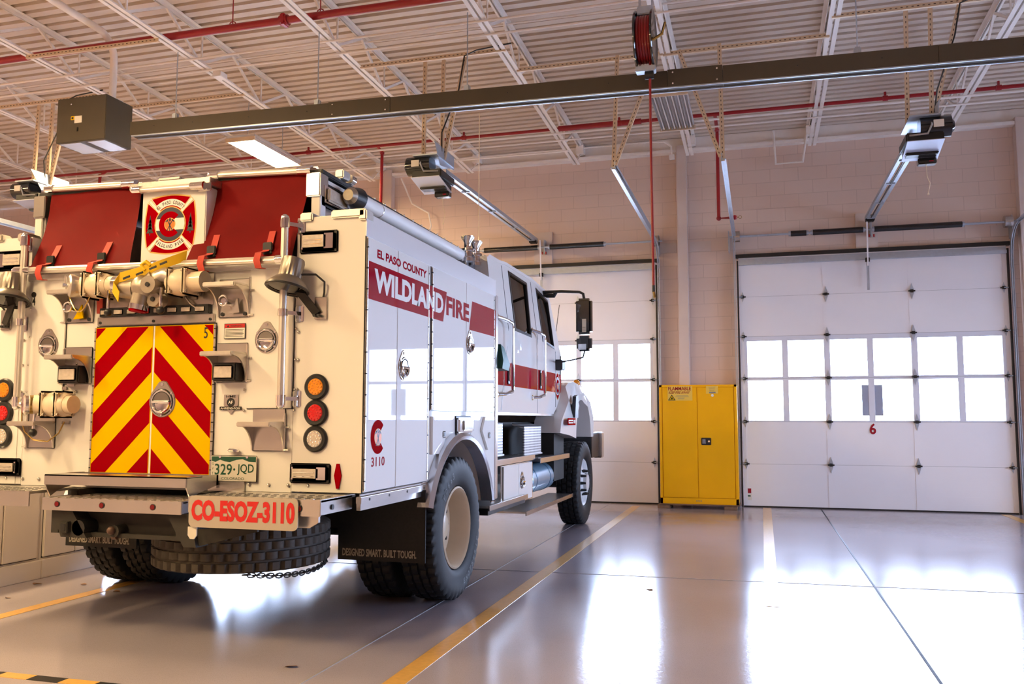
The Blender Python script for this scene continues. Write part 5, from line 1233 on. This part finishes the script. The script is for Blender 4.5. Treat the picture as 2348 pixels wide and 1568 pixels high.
# hood, fenders, bumper
def hood_sec(y, w, zt, zb=1.10):
    P = [(w, zb), (w, zt-.20), (w-.05, zt-.08), (w-.16, zt-.015), (0, zt), (-w+.16, zt-.015), (-w+.05, zt-.08), (-w, zt-.20), (-w, zb)]
    return [(u, y, z) for u, z in P]
b = MB().m(WHITE); b.loft([hood_sec(5.40, 1.22, 2.0), hood_sec(5.7, 1.18, 1.95), hood_sec(6.4, 1.05, 1.88), hood_sec(7.0, .92, 1.80), hood_sec(7.18, .85, 1.68)]); hd = b.build('hood', T, 50)
for s in (1, -1):
    A = [(6.0+.46*math.cos(t), 1.06+.46*math.sin(t)) for t in [PI*k/16 for k in range(17)]]
    O = [(6.62, 1.06), (6.66, 1.30), (6.60, 1.50), (6.46, 1.64), (6.25, 1.71), (5.9, 1.735), (5.6, 1.72), (5.42, 1.66), (5.30, 1.50), (4.98, 1.26), (4.92, 1.13), (5.2, 1.10), (5.54, 1.06)]
    n = len(O); b = MB().m(WHITE)
    def lean(p, u): return (s*(u-(.10 if p[1] > 1.6 else .03 if p[1] > 1.45 else 0)-(0.05 if p[0] < 5.2 else 0)), p[0], p[1])
    out = O+A[::-1]
    out = A+O[::-1]
    b.loft([[lean(p, 1.46) for p in out], [(s*1.10, y, z) for y, z in out]]); b.build('fender', T, 30)
    b = MB().m(CHASSIS); b.prism([(6.0+.46*math.cos(t), 1.06+.46*math.sin(t)) for t in [PI*k/16 for k in range(17)]], 0, s*1.09, s*1.11); b.build('fender_liner', T)
    b = MB().m(BLACK); b.prism([(5.48, 1.30), (5.54, 1.55), (5.66, 1.57), (5.66, 1.30)], 0, s*1.42, s*1.4625); b.build('air_duct', T)
    b = MB().m(SIGNR); b.box((s*1.455, 5.10, 1.215), (s*1.4625, 5.50, 1.295)); b.m(PAPER); b.box((s*1.4627, 5.12, 1.235), (s*1.4632, 5.38, 1.275)); b.m(SIGNR).box((s*1.4633, 5.14, 1.248), (s*1.4636, 5.36, 1.262)); b.m(PAPER).box((s*1.4627, 5.42, 1.235), (s*1.4632, 5.48, 1.275)); b.build('warning_label', T)
    b = MB().m(DECALR); b.poly([(s*1.236, 5.43, 1.62), (s*1.236, 5.43, 1.82), (s*1.205, 5.70, 1.80), (s*1.205, 5.70, 1.66)]); b.build('side_stripe', T)
    b = MB().m(AMBER); b.sphere((s*1.33, 6.2, 1.735), .045, 8); b.build('marker_lamp', T)
    b = MB().m(BLACK); b.tube([(s*1.30, 5.36, 1.55), (s*1.305, 5.36, 1.9)], .010, 6); b.tube([(s*1.2, 5.45, 2.0), (s*1.25, 5.6, 2.65)], .004, 5); b.build('radio_antenna', T)
b = MB().m(BLACK); b.box((-1.42, 6.70, .78), (1.42, 7.25, 1.10), .01); b.build('bumper', T)
b = MB().m(ALU)
for s in (1, -1): b.box((s*1.34, 7.25, .76), (s*1.46, 7.42, 1.11), .012)
b.box((-1.40, 7.25, .80), (1.40, 7.40, 1.08), .01); b.build('bumper_face', T)

# --- under the cab: steps, shields, tank, drum, small locker
for s in (1, -1):
    for y0, y1, z0, z1 in ((2.57, 3.12, .955, 1.245), (3.86, 4.55, .92, 1.21)):
        b = MB().m(PERFP); b.box((s*1.27, y0, z0), (s*1.285, y1, z1), .004); b.prism([(s*1.27, z1-.02), (s*1.285, z1), (s*1.16, z1+.03), (s*1.16, z1+.01)], 1, y0, y1) if s > 0 else b.prism([(s*1.16, z1+.01), (s*1.16, z1+.03), (s*1.285, z1), (s*1.27, z1-.02)], 1, y0, y1)
        b.box((s*1.16, y0, z0-.004), (s*1.30, y1, z0+.012), .003); b.build('heat_shield', T)
    b = MB().m(RUST); b.cyl((s*.85, 3.10, 1.06), (s*.85, 3.9, 1.06), .17, n=24); b.m(STEEL).cyl((s*.85, 3.35, 1.06), (s*.85, 3.40, 1.06), .176, n=24); b.build('air_drum', T)
    GRATE = mat('step_grating', (.10, .12, .15), .5, .3)
    for y0, y1, z, uo in ((2.58, 3.98, .925, 1.36), (4.05, 5.42, .885, 1.40)):
        b = MB().m(GRATE); b.box((s*(uo-.26), y0, z-.03), (s*uo, y1, z)); b.m(ALU)
        for k in range(int((y1-y0)/.075)): b.box((s*(uo-.25), y0+.02+k*.075, z), (s*(uo-.01), y0+.050+k*.075, z+.006))
        b.box((s*uo, y0, z-.045), (s*(uo+.006), y1, z+.006), .002); b.build('cab_step', T)
    b = MB().m(ALU); b.box((s*.95, 2.88, .50), (s*1.34, 3.98, .87), .004); st = b.build('side_locker', T)
    for a, c in ((2.93, 3.42), (3.425, 3.92)):
        d = MB().m(WHITE).box((s*1.34, a, .515), (s*1.352, c, .862), .003).build('locker_door', st)
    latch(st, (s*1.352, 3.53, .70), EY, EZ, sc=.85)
    b = MB().m(TANK); b.cyl((s*1.18, 4.05, .66), (s*1.18, 5.0, .66), .15, n=28); b.m(mat('tank_band', (.12, .22, .32), .35, .5)); b.cyl((s*1.18, 4.20, .66), (s*1.18, 4.24, .66), .154, n=28); b.cyl((s*1.18, 4.78, .66), (s*1.18, 4.82, .66), .154, n=28); b.m(TANK).cyl((s*1.18, 4.0, .66), (s*1.18, 4.05, .66), .11, .15, 28); b.build('air_tank', T)
    b = MB().m(CHASSIS); b.box((s*.5, 2.6, .62), (s*1.05, 5.6, 1.25)); b.box((s*.48, 4.95, .60), (s*1.33, 5.45, 1.12)); b.build('chassis_box', T)
    b = MB().m(DPLATE); b.box((s*.90, 2.35, .555), (s*1.40, 3.56, .575), .003); b.m(ALU).box((s*1.395, 2.35, .535), (s*1.405, 3.56, .578), .002); b.m(BLACK).box((s*.90, 2.35, .50), (s*1.39, 3.5, .555))
    b.build('running_board', T)
    b = MB().m(DPLATE); b.box((s*1.10, 3.50, .395), (s*1.40, 6.04-.42, .412), .003); b.m(ALU).box((s*1.395, 3.50, .375), (s*1.405, 5.62, .415), .002)
    for k in range(26): b.box((s*1.396, 3.53+k*.08, .413), (s*1.408, 3.575+k*.08, .418))
    b.build('running_board', T)
    b = MB().m(CHROME); b.cyl((s*1.20, 2.70, .78), (s*1.31, 2.70, .78), .085, n=22); b.cyl((s*1.31, 2.70, .78), (s*1.33, 2.70, .78), .06, n=18); b.box((s*1.32, 2.62, .768), (s*1.335, 2.78, .792), .004); b.tube([(s*1.32, 2.72, .74), (s*1.33, 2.78, .64), (s*1.33, 2.72, .58), (s*1.33, 2.62, .585)], .006, 6); b.build('suction_cap', T)
    b = MB().m(BLACK); b.bar((s*1.10, 2.55, .52), (s*1.10, 2.52, .36), .05, .05); b.build('mud_bracket', T)
# green portable lamp hanging at the front of the body, light tube, horns, whip antenna
b = MB().m(mat('green_bag', (.01, .09, .07), .5)); b.loft([[(1.33, 2.60, 1.92), (1.42, 2.60, 1.92), (1.42, 2.70, 1.90), (1.33, 2.70, 1.90)], [(1.32, 2.58, 1.78), (1.45, 2.58, 1.78), (1.45, 2.78, 1.76), (1.32, 2.78, 1.76)], [(1.33, 2.58, 1.71), (1.44, 2.58, 1.71), (1.44, 2.78, 1.70), (1.33, 2.78, 1.70)]])
b.m(WEB).tube([(1.38, 2.58, 2.12), (1.385, 2.59, 2.02), (1.38, 2.62, 1.92)], .010, 6)
ob = b.build('hanging_pouch', None); tag(ob, 'small dark green pouch hanging on a red loop between body and cab', 'pouch')
place(ob, (1.38, 2.65, 1.75)); ob.location = (1.38-3.53, 2.65+4.40, 1.75)
b = MB().m(mat('light_tube', (.82, .81, .80), .5, spec=.3)); b.cyl((1.13, .42, 2.655), (1.13, 2.35, 2.665), .048, n=18); b.m(STEEL).cyl((1.13, .72, 2.656), (1.13, .73, 2.656), .049, n=18); tb = b.build('awning_tube', T)
b = MB().m(BLACK); b.cyl((1.13, .33, 2.655), (1.13, .42, 2.655), .055, .075, 18); b.m(BRONZE).cyl((1.13, .30, 2.655), (1.13, .33, 2.655), .035, .055, 18); b.build('tube_cap', tb)
b = MB().m(ALU); b.box((1.03, .05, 2.455), (1.20, 2.5, 2.465)); b.box((1.02, .12, 2.465), (1.04, 2.5, 2.56)); b.build('walk_ledge', T)
b = MB().m(CHROME); b.box((1.045, .13, 2.565), (1.060, .45, 2.685), .012); b.m(BLACK).box((1.043, .115, 2.55), (1.050, .465, 2.70), .006); b.m(LENS).box((1.055, .16, 2.585), (1.080, .40, 2.668), .010); b.build('warning_lamp', T)
b = MB().m(CAST); b.box((1.02, .33, 2.775), (1.08, .43, 2.83), .008); b.m(CHROME).cyl((1.06, .45, 2.80), (1.06, .50, 2.80), .03, n=12); b.build('cover_latch', T)
b = MB().m(GREYP); b.box((.6, 2.53, 2.44), (1.12, 3.02, 2.72), .006); b.m(ALU).box((.6, 2.53, 2.72), (1.13, 3.03, 2.735), .003); b.box((1.115, 2.53, 2.44), (1.125, 2.56, 2.72)); b.build('pump_hatch', T)
for y in (2.44, 2.66):
    b = MB().m(CHROME); b.lathe([(.05, 0), (.05, .03), (.038, .04), (.038, .085), (.055, .09), (.055, .105), (.03, .115), (.03, .16), (.058, .20), (.060, .215), (.0001, .215)], (1.17, y, 2.60+.02), (0, 0, 1), 20); b.build('chrome_cap', T)
b = MB().m(BLACK); b.cyl((1.15, 2.80, 2.735), (1.15, 2.80, 2.83), .010, n=8); b.m(CREAM).cyl((1.15, 2.80, 2.83), (1.152, 2.80, 4.05), .0035, n=6); b.build('whip_antenna', T)
b = MB().m(STEEL); b.box((-.6, .5, 2.775), (-.1, 2.0, 2.80)); b.build('cover_seam', T)

# yellow strap looped over the manifold (its own thing)
def rib(pts, w, axis):
    b = MB().m(WEBY); b.ribbon(pts, w, axis, .004); return b
b = rib([(-.11, -.185, 2.00), (-.15, -.19, 2.06), (-.12, -.175, 2.12), (-.02, -.17, 2.14), (.10, -.16, 2.17), (.22, -.13, 2.215), (.27, -.08, 2.25)], .062, Vector((.25, -.2, .95)).normalized())
b.m(BLACK)
for t, z in ((-.06, 2.115), (.03, 2.135), (.12, 2.165), (.19, 2.19)): b.cbox((t, -.188+.03*max(t, 0), z), (.05, .004, .012), 0, Matrix.Rotation(-.3, 3, 'Y'))
b.m(WEBY).tube([(.05, -.16, 2.16), (.03, -.17, 2.19), (.06, -.17, 2.205), (.085, -.16, 2.185)], .014, 8)
ob = b.build('webbing_strap', None); tag(ob, 'yellow webbing strap with black print looped over the tail valves of the truck', 'strap')
place(ob, (0, -.17, 2.1)); ob.location = (-3.53, 4.40-.17, 2.1)

for o in bpy.data.objects:
    if 'at' in o: del o['at']
